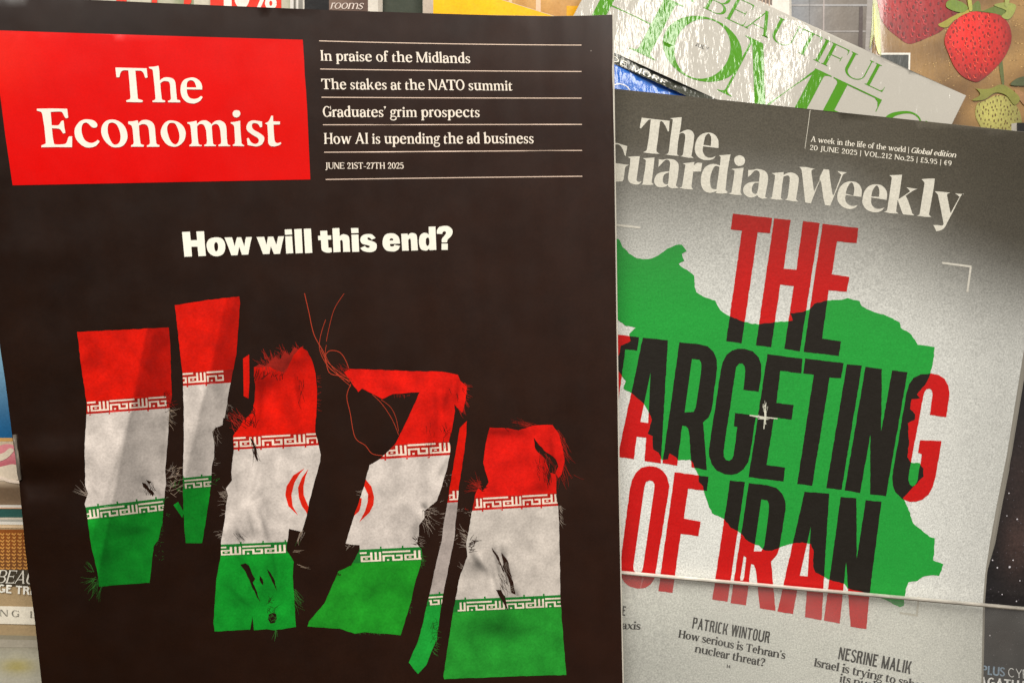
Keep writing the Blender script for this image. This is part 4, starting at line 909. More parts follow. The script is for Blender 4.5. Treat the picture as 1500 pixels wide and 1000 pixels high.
strip([(372, 537.5), (395, 537), (402, 541), (415, 545), (422, 538), (430, 520), (441, 508), (450, 514), (456, 525), (462, 545), (464.5, 575), (463.5, 600), (461.5, 630), (464, 640), (468, 657), (470, 666), (469, 676), (453, 733.6), (449.4, 755), (442, 778.6), (423.3, 774), (420.6, 794.8), (419.7, 805.6), (426, 814.6), (430.4, 822.4), (428.8, 844), (430.4, 864.8), (433.6, 917.6), (402.4, 922.4), (391, 920.8), (372, 922.4), (369.6, 901.6), (366.4, 921.6), (340, 923), (314.4, 924), (312.8, 912.8), (316.8, 850), (323, 815), (323.8, 794.8), (329.7, 757), (331, 740), (334, 725), (331, 715), (340, 703), (338.7, 690), (342.3, 658), (341.5, 638), (351, 625), (357, 615), (368, 605), (373, 587), (374, 564.5), (372, 550)],
      extra=[[(356, 525), (365, 519), (365.5, 560), (364, 583.5), (357, 580)]], red=((342, 640.5), (464.5, 634), 14.5), green=((323.5, 800.5), (420, 796.5), 13.5), phr=24, phg=34, period=66*.99, over=[[(372, 538), (380, 533), (388, 536), (396, 530), (403, 522), (410, 527), (417, 514), (424, 520), (431, 508), (438, 512), (444, 506), (446, 546), (400, 548)]]+H(410, 530, 16, 105, 18, 10, 24, 1.2, jx=24, jy=6, seed=120)+H(383, 865, 8, -60, 20, 8, 20, .9, jx=6, jy=20, seed=121)+H(398, 905, 8, 80, 60, 5, 12, 1, jx=5, jy=7, seed=122),
      hair=H(415, 543, 26, 115, 25, 14, 36, 1.4, jx=26, jy=3, seed=21)+H(432, 520, 12, 130, 30, 8, 26, 1.2, jx=16, seed=22)+H(465, 580, 9, 0, 40, 3, 8, jx=1, jy=30, seed=23)+H(352, 622, 18, 130, 25, 10, 30, 1.3, jx=9, jy=12, seed=24)+H(334, 725, 12, 165, 45, 7, 20, jy=9, seed=25)+H(334, 745, 6, 190, 40, 5, 12, seed=26, jy=14)+H(431, 872, 9, -50, 14, 12, 30, .9, jx=1, jy=12, seed=27)+H(404, 922, 4, 265, 10, 8, 22, 1.2, jx=2, seed=28)+H(444, 776, 3, -115, 8, 14, 28, .8, seed=29)+H(326, 782, 6, 200, 40, 4, 10, seed=30),
      holes=[tile([(325, 290), (372, 275), (405, 300), (430, 370), (462, 420), (440, 455), (470, 520), (510, 640), (480, 590), (425, 480), (385, 380)], 300, 780, 6.25), tile([(585, 745), (620, 730), (652, 740), (658, 780), (640, 820), (600, 830), (580, 790)], 300, 780, 6.25), tile([(505, 390), (535, 430), (535, 480), (500, 430)], 300, 780, 6.25), tile([(570, 330), (600, 360), (640, 440), (660, 530), (630, 470), (590, 390)], 300, 780, 6.25), [(366, 640), (370, 650), (373, 668), (378, 676), (376, 662), (371, 645)]],
      dark=H(392, 548, 18, 75, 40, 8, 26, 1.5, jx=22, jy=10, seed=31)+H(372, 655, 8, -75, 20, 8, 28, 1.3, jx=4, jy=10, seed=32)+H(366, 610, 18, 110, 40, 6, 22, 1.6, jx=9, jy=22, seed=33)+H(348, 785, 7, -60, 20, 8, 18, .8, jx=8, seed=34)+H(440, 570, 8, -88, 14, 8, 22, .9, jx=6, jy=20, seed=35)+H(398, 888, 12, 90, 80, 4, 10, 1.3, jx=8, jy=12, seed=36),
      emblem=[tile([(815, 250), (720, 310), (665, 400), (655, 470), (680, 560), (760, 637), (715, 560), (705, 470), (730, 370), (770, 300)], 300, 640, 5.556), tile([(843, 258), (790, 330), (758, 410), (765, 490), (790, 560), (822, 603), (840, 640), (858, 590), (838, 550), (805, 470), (803, 400), (820, 320)], 300, 640, 5.556)],
      marks=[('k', 362, 735, 378, 710, 3, 0.22), ('k', 378, 710, 382, 690, 3, 0.2), ('k', 372, 735, 395, 722, 3, 0.18), ('k', 345, 770, 352, 792, 3, -0.4), ('k', 352, 772, 362, 792, 2.5, 0.2), ('k', 362, 745, 372, 785, 3, -0.3), ('k', 370, 740, 384, 785, 3, 0.15), ('k', 380, 745, 392, 788, 3, -0.35), ('k', 388, 745, 398, 788, 3, 0.14), ('k', 335, 760, 345, 745, 4, 0.12), ('k', 356, 660, 380, 676, 3, -0.15), ('k', 376, 690, 368, 730, 3, -0.18), ('k', 400, 668, 440, 690, 6, 0.06), ('k', 375, 560, 378, 620, 3, 0.12), ('k', 384, 560, 380, 625, 4, -0.25), ('k', 400, 560, 396, 600, 3, 0.1), ('k', 432, 545, 440, 600, 3, -0.3), ('k', 450, 530, 448, 590, 3, 0.12), ('k', 345, 810, 360, 830, 3, -0.15), ('k', 372, 830, 365, 870, 3, -0.2), ('k', 398, 800, 405, 850, 3, -0.3), ('k', 335, 860, 362, 885, 4, -0.25), (395, 560, 22, 16, -.55), (450, 516, 12, 14, -.35), (432, 532, 18, 10, -.4), (425, 548, 14, 8, -.2), (376, 560, 8, 30, -.35), (445, 540, 12, 30, -.2), (400, 600, 10, 35, .15), (440, 640, 25, 12, -.15), (375, 780, 30, 8, -.3), (392, 765, 5, 26, -.25), (352, 785, 14, 10, -.35), (345, 700, 10, 30, -.18), (372, 690, 4, 20, .2), (362, 735, 8, 6, .22), (390, 725, 20, 12, -.12), (438, 745, 20, 20, .1), (345, 880, 20, 12, -.25), (390, 860, 14, 20, -.25), (415, 840, 8, 28, -.12), (415, 895, 10, 20, .2)])
strip([(512, 540), (540, 541), (620, 544), (630, 543.5), (643, 544), (658, 546), (670.6, 548.8), (674.5, 558), (683.6, 565.7), (682, 586.5), (677, 604.7), (665.4, 591.7), (666.7, 602), (662.8, 625.5), (657.6, 646.3), (660.5, 654), (659, 664.5), (658.3, 668.5), (654.4, 687.5), (646, 716), (640, 733), (623, 746.5), (622, 758), (613.6, 769), (613.6, 784.5), (610.7, 796), (617.4, 803.5), (618.6, 811), (616.5, 825.7), (608, 853), (602.8, 878), (587, 929.7), (566, 927.6), (534.5, 925.5), (519.8, 927.6), (496.7, 920), (475, 918.5), (450.5, 917), (452.6, 909.7), (475.7, 882.4), (490.4, 848.8), (495.7, 836), (514.6, 827.8), (526, 806.8), (527, 798), (513.5, 797), (506.3, 795), (518.5, 756), (533.7, 710), (541.3, 681), (557.5, 671), (573.7, 655), (579.6, 649), (596.5, 615), (614.7, 574), (591, 576), (575.7, 577), (560, 584.4), (544.5, 576), (530, 568.8), (525, 574), (515.8, 561.8), (504, 545)],
      red=((560, 653), (659, 647), 15.5), green=((527, 808.5), (618, 804.5), 15.5), phr=-8+35, phg=31, period=66*.97,
      hair=H(508, 548, 16, 150, 50, 6, 16, 1, jx=8, jy=8, seed=41)+H(682, 575, 14, -40, 50, 4, 14, 1.2, jx=3, jy=16, seed=42)+H(676, 596, 8, -80, 20, 8, 18, 1.5, jx=5, seed=43)+H(622, 755, 18, -30, 45, 10, 30, 1, jx=6, jy=14, seed=44)+H(654, 690, 8, -30, 60, 3, 8, jy=18, seed=45)+H(640, 725, 8, 20, 60, 3, 8, jy=14, seed=46)+H(617, 815, 10, -50, 30, 5, 12, jy=12, jx=2, seed=47)+H(600, 880, 8, -60, 40, 2, 6, jy=20, jx=2, seed=48)+H(550, 926, 12, -60, 60, 2, 5, jx=24, jy=1, seed=49)+H(532, 722, 4, 178, 25, 5, 13, .7, seed=50)+H(514, 798, 6, 190, 50, 3, 7, seed=51)+H(610, 790, 8, -10, 40, 6, 14, seed=52, jy=14)+H(590, 578, 8, -80, 20, 2, 7, jx=14, jy=1, seed=53),
      dark=H(626, 760, 14, -60, 40, 8, 22, 1.3, jx=9, jy=16, seed=54)+H(656, 640, 9, 80, 40, 4, 12, 1.3, jx=9, jy=18, seed=55)+H(612, 793, 10, 150, 40, 5, 12, 1.6, jx=4, jy=5, seed=56)+H(498, 841, 3, 180, 12, 4, 9, 1.6, jx=2, jy=2, seed=57)+H(668, 575, 5, -70, 30, 5, 14, 1, jx=10, jy=8, seed=58)+H(630, 640, 7, -85, 10, 6, 16, .8, jx=6, jy=22, seed=59),
      emblem=[tile([(225, 325), (240, 325), (285, 380), (305, 460), (300, 520), (270, 580), (190, 655), (235, 570), (255, 500), (258, 440), (228, 375)], 490, 640, 5.26), tile([(180, 465), (210, 470), (205, 520), (190, 570), (140, 615), (120, 600), (160, 500)], 490, 640, 5.26)],
      marks=[('k', 618, 738, 626, 745, 3, -0.6), ('k', 606, 748, 622, 752, 3, 0.2), ('k', 612, 762, 606, 792, 5, -0.35), ('k', 640, 680, 628, 730, 4, 0.08), ('k', 655, 672, 640, 700, 3, -0.25), ('k', 636, 560, 640, 640, 4, -0.22), ('k', 645, 570, 648, 640, 3, 0.12), ('k', 660, 560, 650, 600, 3, -0.3), ('k', 672, 555, 668, 585, 3, -0.35), ('k', 520, 552, 600, 556, 3, 0.1), ('k', 560, 566, 600, 572, 3, -0.15), ('k', 545, 745, 600, 742, 4, -0.07), ('k', 560, 690, 600, 705, 5, -0.06), (533, 724, 5, 5, .35), (540, 727, 4, 2, -.4), (622, 738, 5, 6, -.4), (616, 744, 12, 12, .25), (608, 775, 16, 20, -.25), (640, 700, 10, 25, .12), (560, 700, 30, 20, .05), (585, 730, 20, 30, -.08), (628, 560, 60, 20, .1), (650, 585, 14, 30, -.16), (632, 630, 10, 26, -.2), (570, 860, 35, 14, -.22), (470, 905, 20, 12, -.1), (540, 810, 60, 4, .1), (560, 900, 50, 20, .12)], greenc=(32, 146, 36), redc=(218, 24, 12))
strip([(683.8, 616), (683, 636), (679, 668), (671.6, 717), (670.7, 735), (667, 765), (666, 785), (662.7, 802.6), (650, 865.6), (645.9, 890.8), (641.7, 920), (639.6, 937), (631, 956), (624.9, 972.8), (612.3, 986.4), (598.6, 969.6), (612, 939), (618.6, 916), (624.9, 886.6), (630, 865.6), (639.6, 821.5), (647, 792), (651, 760), (655.4, 735), (660, 708), (668, 660), (673.4, 627)],
      red=((657.5, 718.5), (674, 717.5), 14), green=((628, 873.5), (651, 872), 13.5), phr=38, phg=12, period=60,
      hair=H(652, 775, 16, 180, 12, 3, 9, .9, jx=3, jy=28, seed=61)+H(670, 748, 4, 10, 30, 3, 7, seed=62, jy=3)+H(665, 788, 4, 20, 30, 3, 6, seed=63, jy=4)+H(636, 935, 20, -40, 30, 4, 12, 1, jx=3, jy=24, seed=64),
      dark=H(636, 930, 12, 60, 50, 5, 14, .9, jx=6, jy=18, seed=65), marks=[(663, 742, 14, 5, -.3), (658, 790, 14, 60, -.1), (625, 950, 12, 30, .12)], greenc=(28, 152, 52), whitec=(176, 164, 158))
strip([(717.5, 626), (745, 627), (760, 630), (779.6, 623.4), (795, 622), (809.3, 622), (819, 636), (823.7, 654), (827, 675.6), (822.8, 693.6), (818, 700), (812.9, 690), (815, 705), (814.7, 726), (817.4, 740), (819, 762), (819.6, 800), (821, 880), (823.6, 913.6), (829.6, 988), (760, 989.5), (650.8, 994), (649.6, 990), (657, 940), (664, 894.4), (673.6, 844), (684.4, 815), (683, 795), (689, 765), (688.7, 762), (693, 740), (696, 724), (700.4, 715), (706, 719), (711, 714), (715.7, 706), (707.6, 677.4), (712, 646.8)],
      red=((695, 729.5), (816, 722.5), 14.5), green=((670, 881.5), (822, 874.5), 14.5), phr=45, phg=44, period=57.5, over=H(797, 665, 12, -65, 22, 12, 30, 1.1, jx=8, jy=14, seed=130)+H(812, 690, 10, -95, 14, 10, 26, 1, jx=4, jy=10, seed=131)+H(735, 830, 9, -65, 14, 12, 30, 1.1, jx=8, jy=20, seed=132)+H(745, 862, 6, 25, 20, 8, 20, 1, jx=8, jy=6, seed=133),
      hair=H(706, 716, 12, 140, 40, 12, 32, 1, jx=3, jy=4, seed=71)+H(704, 708, 5, 190, 14, 12, 24, .8, jx=2, seed=72)+H(822, 665, 20, -70, 18, 14, 40, 1.1, jx=4, jy=26, seed=73)+H(818, 640, 8, -60, 12, 10, 24, .9, jx=2, jy=12, seed=74)+H(780, 624, 10, 168, 8, 16, 50, .7, jx=6, jy=3, seed=75)+H(820, 752, 10, -55, 8, 6, 14, .8, jx=1, jy=12, seed=76)+H(684, 790, 14, 150, 30, 6, 18, 1, jx=4, jy=14, seed=77)+H(678, 840, 5, 120, 30, 5, 12, .9, jx=3, jy=10, seed=78)+H(688, 752, 5, 140, 30, 3, 8, seed=79)+H(836, 700, 1, -35, 4, 18, 22, .7, seed=80),
      holes=[[(782, 640), (790, 652), (800, 662), (806, 665), (814, 672), (818, 683), (813, 694), (806, 692), (801, 680), (798, 672), (788, 662), (783, 654)], tile([(335, 170), (370, 220), (400, 290), (430, 380), (410, 330), (365, 240), (335, 180)], 640, 760, 4.167), tile([(395, 200), (430, 250), (450, 330), (470, 400), (480, 460), (455, 450), (440, 380), (405, 290)], 640, 760, 4.167), tile([(360, 430), (390, 430), (420, 490), (435, 560), (410, 520), (385, 480)], 640, 760, 4.167)],
      dark=H(803, 705, 12, 95, 14, 8, 26, 1.2, jx=6, jy=12, seed=81)+H(795, 690, 12, 110, 30, 6, 16, 1, jx=8, jy=14, seed=82)+H(745, 622, 8, -20, 30, 5, 14, 1.6, jx=14, jy=3, seed=83)+H(690, 800, 14, 30, 50, 6, 16, 1.5, jx=5, jy=10, seed=84)+H(738, 840, 14, -70, 22, 8, 26, 1.1, jx=8, jy=20, seed=85)+H(706, 714, 4, 0, 30, 4, 8, 2, jx=2, seed=86),
      marks=[('k', 723, 800, 734, 850, 2.5, -0.45), ('k', 728, 805, 742, 855, 2, 0.2), ('k', 735, 800, 750, 862, 3, -0.5), ('k', 742, 820, 748, 860, 2, 0.25), ('k', 720, 830, 732, 875, 3, -0.3), ('k', 716, 838, 724, 862, 2.5, 0.18), ('k', 690, 808, 705, 835, 4, -0.5), ('k', 700, 820, 716, 842, 4, -0.4), ('k', 694, 800, 712, 828, 2.5, 0.22), ('k', 738, 858, 760, 848, 2, 0.25), ('k', 752, 860, 764, 880, 3, -0.4), ('k', 806, 640, 812, 690, 3, -0.25), ('k', 790, 650, 800, 700, 3, -0.35), ('k', 783, 640, 796, 660, 2, 0.12), ('k', 740, 650, 736, 710, 5, 0.05), ('k', 770, 640, 775, 700, 5, -0.07), (737, 632, 32, 7, -.55), (790, 715, 16, 8, -.3), (735, 690, 12, 30, -.06), (800, 690, 18, 25, -.25), (808, 640, 12, 20, -.1), (698, 828, 16, 12, -.5), (724, 815, 14, 20, -.12), (742, 845, 12, 24, -.35), (728, 858, 8, 14, .2), (745, 818, 10, 6, .2), (755, 870, 10, 12, -.3), (730, 918, 34, 13, -.5), (738, 905, 14, 12, -.3), (700, 925, 20, 16, -.15), (760, 770, 18, 12, -.12), (795, 800, 22, 40, .07), (740, 960, 60, 18, .1)], greenc=(38, 146, 46), redc=(222, 26, 16), whitec=(204, 195, 186))
TH = []
for pts, w_ in (([(446, 429.5), (452, 455), (460, 490), (475, 518), (482, 545), (500, 551), (512, 560)], 1.1), ([(504, 430), (490, 452), (482, 480), (478, 500)], .7), ([(477, 468), (470, 490), (468, 510), (476, 530), (490, 545), (514, 566)], .8),
               ([(512, 542), (505, 525), (496, 515), (482, 514), (476, 525), (484, 540), (503, 553), (518, 560)], 1.0), ([(470, 512), (480, 530), (500, 547), (515, 556)], 1.0), ([(514, 562), (508, 580), (513, 605), (520, 640), (535, 652), (545, 664), (560, 667)], 1.0),
               ([(545, 577), (560, 592), (575, 615), (584, 637)], .8), ([(558, 585), (572, 596), (580, 612), (584, 632)], .7), ([(478, 505), (477, 520), (487, 538), (503, 556)], .7)):
    TH += ribbon(crpath(pts, 5), w_)
ink('loose_thread', TH, ec, RL, M_EI, (176, 62, 40))
ink('loose_thread', H(442, 778, 2, -112, 6, 22, 30, .9, jx=2, jy=2, seed=91)+H(428, 804, 2, 6, 8, 10, 18, .8, seed=92)+H(440, 830, 2, -20, 8, 14, 20, .6, seed=93)+H(256, 705, 16, 20, 70, 6, 16, .8, jx=8, jy=22, seed=94)+H(248, 610, 8, -40, 50, 8, 18, .8, jx=3, jy=14, seed=95), ec, RL, M_EI, (170, 150, 130))
# staple at the fold
M_MET = mat_print('staple_steel', rough=.3, grain=.02); M_MET.node_tree.nodes['Principled BSDF'].inputs['Metallic'].default_value = .8
slab('staple', [(18.5, 637), (22.5, 637), (24, 645), (29, 690), (31, 702), (27.5, 704), (25, 694), (20.5, 650)], ec, .0006, .0006, M_MET, (205, 192, 175), 3)

# ------------------------------------------------------------------ weekly magazine with the country map
M_GC = mat_print('uncoated_newsprint_cover', rough=.62, grain=.20, gscale=1700, bump=.0001, bscale=420, mottle=.05, mscale=120, spec=.35, fleck=.0)
M_GI = mat_print('newsprint_ink', rough=.6, grain=.09, gscale=1500, bump=.00012, bscale=420, mottle=.04, mscale=120, spec=.35)
gu = Thing('magazine', 'grey weekly magazine with green country map and red and black headline, behind the clear lip', 'magazine', 1150, 1180, S_guard, GRP)
GO = [(840, 124), (898, 130), (1100, 151), (1300, 172), (1500, 193.5), (1548, 199), (1540, 300), (1519, 420), (1500, 512), (1475, 665), (1460, 740), (1450, 795), (1443, 840), (1440, 880), (1437.5, 1000), (1425, 1120), (840, 1040)]
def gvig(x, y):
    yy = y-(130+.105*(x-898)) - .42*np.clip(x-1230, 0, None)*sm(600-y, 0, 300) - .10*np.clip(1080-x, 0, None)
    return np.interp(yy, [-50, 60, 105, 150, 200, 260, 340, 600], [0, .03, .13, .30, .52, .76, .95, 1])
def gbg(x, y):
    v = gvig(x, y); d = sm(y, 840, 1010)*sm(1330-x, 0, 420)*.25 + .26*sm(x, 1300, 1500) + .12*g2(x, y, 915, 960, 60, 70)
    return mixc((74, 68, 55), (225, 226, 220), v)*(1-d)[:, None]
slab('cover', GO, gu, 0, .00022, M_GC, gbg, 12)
for k in range(5):
    q = [(x + ([5, 7, 3, 8, 6][k] if 1440 < x < 1530 and 430 < y < 800 else ([2.5, 1, 3, 2, 1][k] if x > 1430 else 0)), y) for x, y in GO]
    slab('page', q, gu, -.0003-.00045*k, .00036, M_PAGES, (150, 145, 134), 45)
GL = .00008
MAP = [(900, 347), (908, 352), (912, 362), (921, 371), (930, 377), (942, 379.6), (954, 379), (964, 374), (978, 364), (990, 359), (999, 358.4), (1006, 368), (999, 372), (1002.4, 382), (994, 386.4), (1002, 393), (1017, 403.6), (1017.6, 420), (1020, 428), (1030, 434), (1048, 440), (1055, 454), (1068, 462.4), (1090.7, 471.7), (1110.5, 475), (1134.7, 471.7), (1153.4, 470.6), (1161, 469.5), (1157.4, 458.5), (1173, 457.4), (1185, 454), (1193, 445), (1211.7, 439.7), (1232.7, 439), (1241.5, 436.4), (1259, 440.8), (1262.4, 448.5), (1281, 457.4), (1298.8, 462.4), (1318, 472), (1319.6, 480), (1335.6, 490.4), (1344.5, 504.8), (1369, 508), (1367, 529), (1362.9, 546.5), (1357.6, 559.8), (1351, 567.6), (1343.3, 578), (1348, 583), (1335.5, 584.5), (1333, 598.9), (1340.7, 606.7), (1340, 614.5), (1330, 619.7), (1331.6, 648.3), (1329, 669), (1334, 677), (1347, 678), (1353, 686), (1353, 697.7), (1343, 708), (1322.5, 729), (1330, 743), (1338, 766), (1350, 776), (1362, 786), (1369.4, 788), (1368.4, 808), (1367, 820), (1382, 826), (1376, 843), (1362, 842), (1350, 845), (1344, 850), (1331, 852), (1327, 862), (1324, 876), (1324, 886), (1318, 889), (1310, 885), (1302, 880), (1296, 877), (1272.8, 869), (1255.5, 864.4), (1241.7, 861), (1237, 854.5), (1221, 850.6), (1211.8, 847), (1203.8, 842.5), (1194.6, 838), (1191, 828.7), (1191.8, 808), (1187.7, 796.6), (1175, 793.8), (1159, 796), (1142.9, 801), (1131.4, 805.7), (1119.9, 805.7), (1111.8, 797.7), (1101.5, 795.4), (1092, 789), (1084.8, 780), (1070.4, 772.8), (1060.8, 759.6), (1042.8, 751), (1034.4, 729.6), (1029.6, 711.6), (1023.6, 705.6), (1023.6, 696), (1012.8, 674.4), (1010, 672.8), (993, 674), (990.8, 669.7), (981, 663.7), (978.8, 672), (969, 673), (964.4, 662.5), (956.7, 657.7), (956, 638.5), (948.8, 634.9), (954.8, 614.5), (948.8, 600), (944, 591.6), (926, 576), (912.8, 568.8), (916.9, 558), (911.6, 552), (902, 537.6), (900.8, 528), (908, 516), (909.2, 506.4), (923.6, 499.2), (922, 489), (931, 480), (916, 477), (905, 468), (903, 456), (898, 452), (880, 450), (878, 345)]
t1 = lambda p: tile(p, 1050, 300, 4.544)
t3 = lambda p: tile(p, 890, 480, 4.165)
t4 = lambda p: tile(p, 1130, 500, 3.844)
t5 = lambda p: tile(p, 900, 660, 4.167)
t6 = lambda p: tile(p, 1090, 700, 4.35)
def rnd_(pts, sel):        # round the chosen corners
    out = []; n = len(pts)
    for i, p in enumerate(pts):
        if i in sel:
            a, b, c = np.array(pts[i-1]), np.array(p), np.array(pts[(i+1) % n])
            for t in (0, .33, .66, 1):
                q0, q1 = b+(a-b)*.45, b+(c-b)*.45; out.append(tuple((1-t)**2*q0+2*t*(1-t)*b+t*t*q1))
        else: out.append(p)
    return out
WORDS = [
 ('headline_word', [t1([(108, 58), (368, 88), (355, 188), (272, 182), (165, 922), (62, 908), (168, 172), (93, 163)]),
  t1([(382, 90), (492, 100), (445, 425), (530, 432), (575, 108), (685, 122), (553, 975), (450, 958), (513, 540), (423, 530), (362, 948), (260, 935)]),
  t1([(705, 125), (943, 155), (930, 255), (800, 243), (765, 462), (882, 480), (865, 578), (745, 568), (702, 890), (828, 908), (812, 1006), (578, 978)])], []),
 ('headline_word', [t3([(-110, 20), (192, 58), (180, 140), (108, 133), (30, 720), (-70, 705), (5, 120), (-120, 105)]),
  t3([(215, 60), (368, 75), (325, 827), (226, 812), (235, 670), (178, 663), (160, 800), (62, 787)]),
  t3([(438, 88), (560, 100), (610, 112), (645, 145), (666, 195), (668, 250), (640, 470), (632, 510), (615, 548), (582, 578), (590, 650), (605, 868), (512, 850), (498, 650), (492, 615), (478, 600), (455, 596), (425, 840), (335, 825)]),
  t3([(835, 128), (885, 142), (922, 180), (938, 225), (937, 290), (922, 390), (828, 378), (840, 260), (836, 235), (822, 218), (803, 218), (785, 240), (778, 280), (708, 750), (710, 785), (722, 805), (740, 810), (758, 800), (768, 780), (792, 605), (770, 600), (778, 518), (905, 535), (870, 770), (858, 820), (830, 862), (790, 890), (755, 897), (715, 893), (665, 870), (635, 830), (620, 785), (618, 740), (690, 260), (702, 210), (725, 165), (760, 138), (795, 128)]),
  [(1124.1, 518.4), (1175.5, 525.3), (1173.7, 546.8), (1143, 543), (1137.3, 589.8), (1162.5, 592.9), (1159.4, 614.5), (1133.9, 611.3), (1122.9, 680.5), (1150.3, 684.7), (1147.7, 705), (1096.5, 698.5)],
  t4([(190, 95), (407, 122), (392, 207), (328, 203), (230, 812), (145, 802), (238, 188), (178, 180)]), t4([(425, 128), (510, 135), (395, 835), (308, 825)]),
  t4([(530, 142), (622, 155), (618, 505), (680, 162), (767, 172), (645, 870), (555, 860), (557, 525), (500, 852), (412, 838)]),
  t4([(900, 180), (940, 187), (975, 210), (995, 245), (1003, 290), (985, 425), (892, 413), (908, 300), (904, 275), (892, 265), (875, 268), (862, 283), (855, 310), (775, 740), (772, 780), (780, 805), (793, 815), (808, 808), (820, 790), (848, 635), (825, 625), (838, 555), (958, 560), (925, 760), (910, 815), (885, 862), (850, 890), (815, 901), (780, 902), (735, 885), (700, 850), (683, 810), (680, 760), (760, 290), (775, 240), (800, 205), (840, 185)])],
  [t3([(262, 275), (248, 580), (200, 573)]), t3(rnd_([(515, 190), (560, 195), (578, 225), (538, 485), (525, 512), (470, 515)], (2,)))]),
 ('headline_word', [t5([(215, 92), (255, 98), (295, 120), (322, 160), (336, 215), (325, 290), (250, 750), (242, 785), (220, 815), (190, 835), (140, 840), (95, 828), (60, 800), (40, 760), (35, 700), (92, 250), (105, 185), (130, 135), (165, 103)]),
  t5([(368, 130), (575, 158), (565, 245), (450, 230), (425, 412), (527, 432), (513, 520), (405, 505), (355, 865), (268, 855)])],
  [t5([(215, 180), (235, 186), (245, 205), (243, 235), (175, 710), (168, 735), (150, 748), (130, 742), (117, 725), (116, 700), (183, 220), (193, 190)])]),
 ('headline_word', [t5([(705, 180), (797, 190), (690, 920), (598, 905)]),
  t6([(30, 30), (150, 45), (205, 62), (242, 98), (262, 145), (264, 200), (232, 400), (225, 445), (208, 490), (172, 530), (180, 620), (200, 842), (100, 828), (80, 620), (72, 575), (62, 552), (45, 545), (12, 810), (-87, 795)]),
  t6([(385, 85), (542, 98), (493, 903), (388, 885), (400, 712), (340, 705), (312, 865), (212, 848)]),
  t6([(615, 118), (715, 128), (718, 510), (775, 140), (875, 150), (800, 735), (780, 960), (678, 945), (650, 535), (610, 925), (508, 905)])],
  [t6([(425, 310), (405, 625), (355, 620)]), t6(rnd_([(110, 135), (148, 142), (163, 175), (128, 430), (110, 465), (62, 465)], (2,))), t5([(790, 640), (805, 650), (792, 770), (784, 790), (770, 790), (768, 775)])])]
tg = [('m', ragged(MAP, .7, 4, 3))]
for i, (nm, ls, hs) in enumerate(WORDS):
    tg += [(f'l{i}.{j}', ragged(l, .35, 5, i+20)) for j, l in enumerate(ls)] + [(f'h{i}', h) for h in hs]
P, T, S = arrange(tg, 7)
cl = {}
for t, s in zip(T, S):
    i = [q for q in s if q[0] == 'l' and f'h{q[1]}' not in s]
    if i: key = ('b' if 'm' in s else 'r', i[0])
    elif 'm' in s: key = ('m', 0)
    else: continue
    cl.setdefault(key, []).append(t)
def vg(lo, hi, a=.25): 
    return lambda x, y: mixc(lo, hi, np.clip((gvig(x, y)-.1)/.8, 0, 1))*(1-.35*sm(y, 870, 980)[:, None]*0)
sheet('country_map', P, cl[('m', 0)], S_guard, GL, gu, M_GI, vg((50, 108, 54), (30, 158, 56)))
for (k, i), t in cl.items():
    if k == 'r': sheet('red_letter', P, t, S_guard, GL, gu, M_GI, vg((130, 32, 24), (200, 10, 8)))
    if k == 'b': sheet('black_letter', P, t, S_guard, GL, gu, M_GI, (27, 22, 14))
GW = (214, 210, 196)
P_G = Pen(190, 40, sl=28, ts=30, br=24, xh=545, ws=1.06, asc=745, track=4, pw=1.9, cw=128)
z8 = lambda x, y: (890+x/2.778, 160+y/2.778)
mark('masthead_lettering', MK_G_THE, gu, GL, M_GI, GW)
mark('masthead_lettering', MK_G_LINE, gu, GL, M_GI, GW)
mark('masthead_lettering', MK_G_WEEK, gu, GL, M_GI, GW)

P_GS = Pen(112, 58, sl=40, ts=46, br=12, xh=480, ws=.98, track=30)
P_GSI = Pen(108, 56, sl=28, ts=40, br=12, xh=480, ws=.86, track=18, ital=.2)
text('edition_line', 'A week in the life of the world | ', P_GS, gu, (1187.6, 207.6), (1334, 224), (.7, -8), None, GL, M_GI, (236, 230, 214))
text('edition_line', 'Global edition', P_GSI, gu, (1334, 223.9), (1400, 231), (.7, -8), None, GL, M_GI, (236, 230, 214))
P_GN = Pen(108, 60, sl=42, ts=48, br=10, xh=480, ws=1.0, track=70)
text('price_line', '20 JUNE 2025 | VOL.212 No.25 | £5.95 | €9', P_GN, gu, (1186.2, 219.6), (1393.5, 243), (.7, -7.4), None, GL, M_GI, (236, 230, 214))
ink('divider_rule', ribbon([(1186.8, 161.5), (1183, 190), (1179, 218)], .9), gu, GL, M_GI, (200, 195, 180))
for pts in (([(897, 329), (938, 333.5)], [(899, 330), (898, 352)]), ([(1380, 385), (1423, 390.5)], [(1422, 391), (1417, 428)]), ([(1346, 873), (1343, 902)], [(1344, 901), (1318, 897)])):
    ink('crop_mark', sum([ribbon(q, 3.0) for q in pts], []), gu, GL, M_GI, (204, 200, 188))
CX = (214, 214, 196)
ink('crosshair', H(1121, 612, 22, 90, 8, 8, 30, 1.1, jx=1.2, jy=10, seed=101)[::2]+ribbon([(1098, 608), (1139, 613)], 1.6)+H(1105, 609, 5, 0, 6, 8, 16, 1.6, jx=5, jy=1, seed=102)+H(1118, 612, 6, -4, 8, 8, 18, 1.6, jx=8, jy=1.2, seed=103)+ribbon([(1121.5, 592), (1119, 628)], 1.4), gu, GL*2, M_GI, CX)
P_CS = Pen(120, 84, sl=0, ts=0, br=0, xh=480, ws=.74, track=62, sup=3.2)
P_GB = Pen(140, 62, sl=32, ts=44, br=14, xh=500, ws=.92, asc=735, track=8)
BK = (34, 31, 27)
z9 = lambda x, y: (895+x/2.479, 820+y/2.479)
text('author_name', 'PATRICK WINTOUR', P_CS, gu, z9(294, 247), z9(574, 301), (2.4, -16.4), (2.6, -16.6), GL, M_GI, BK)
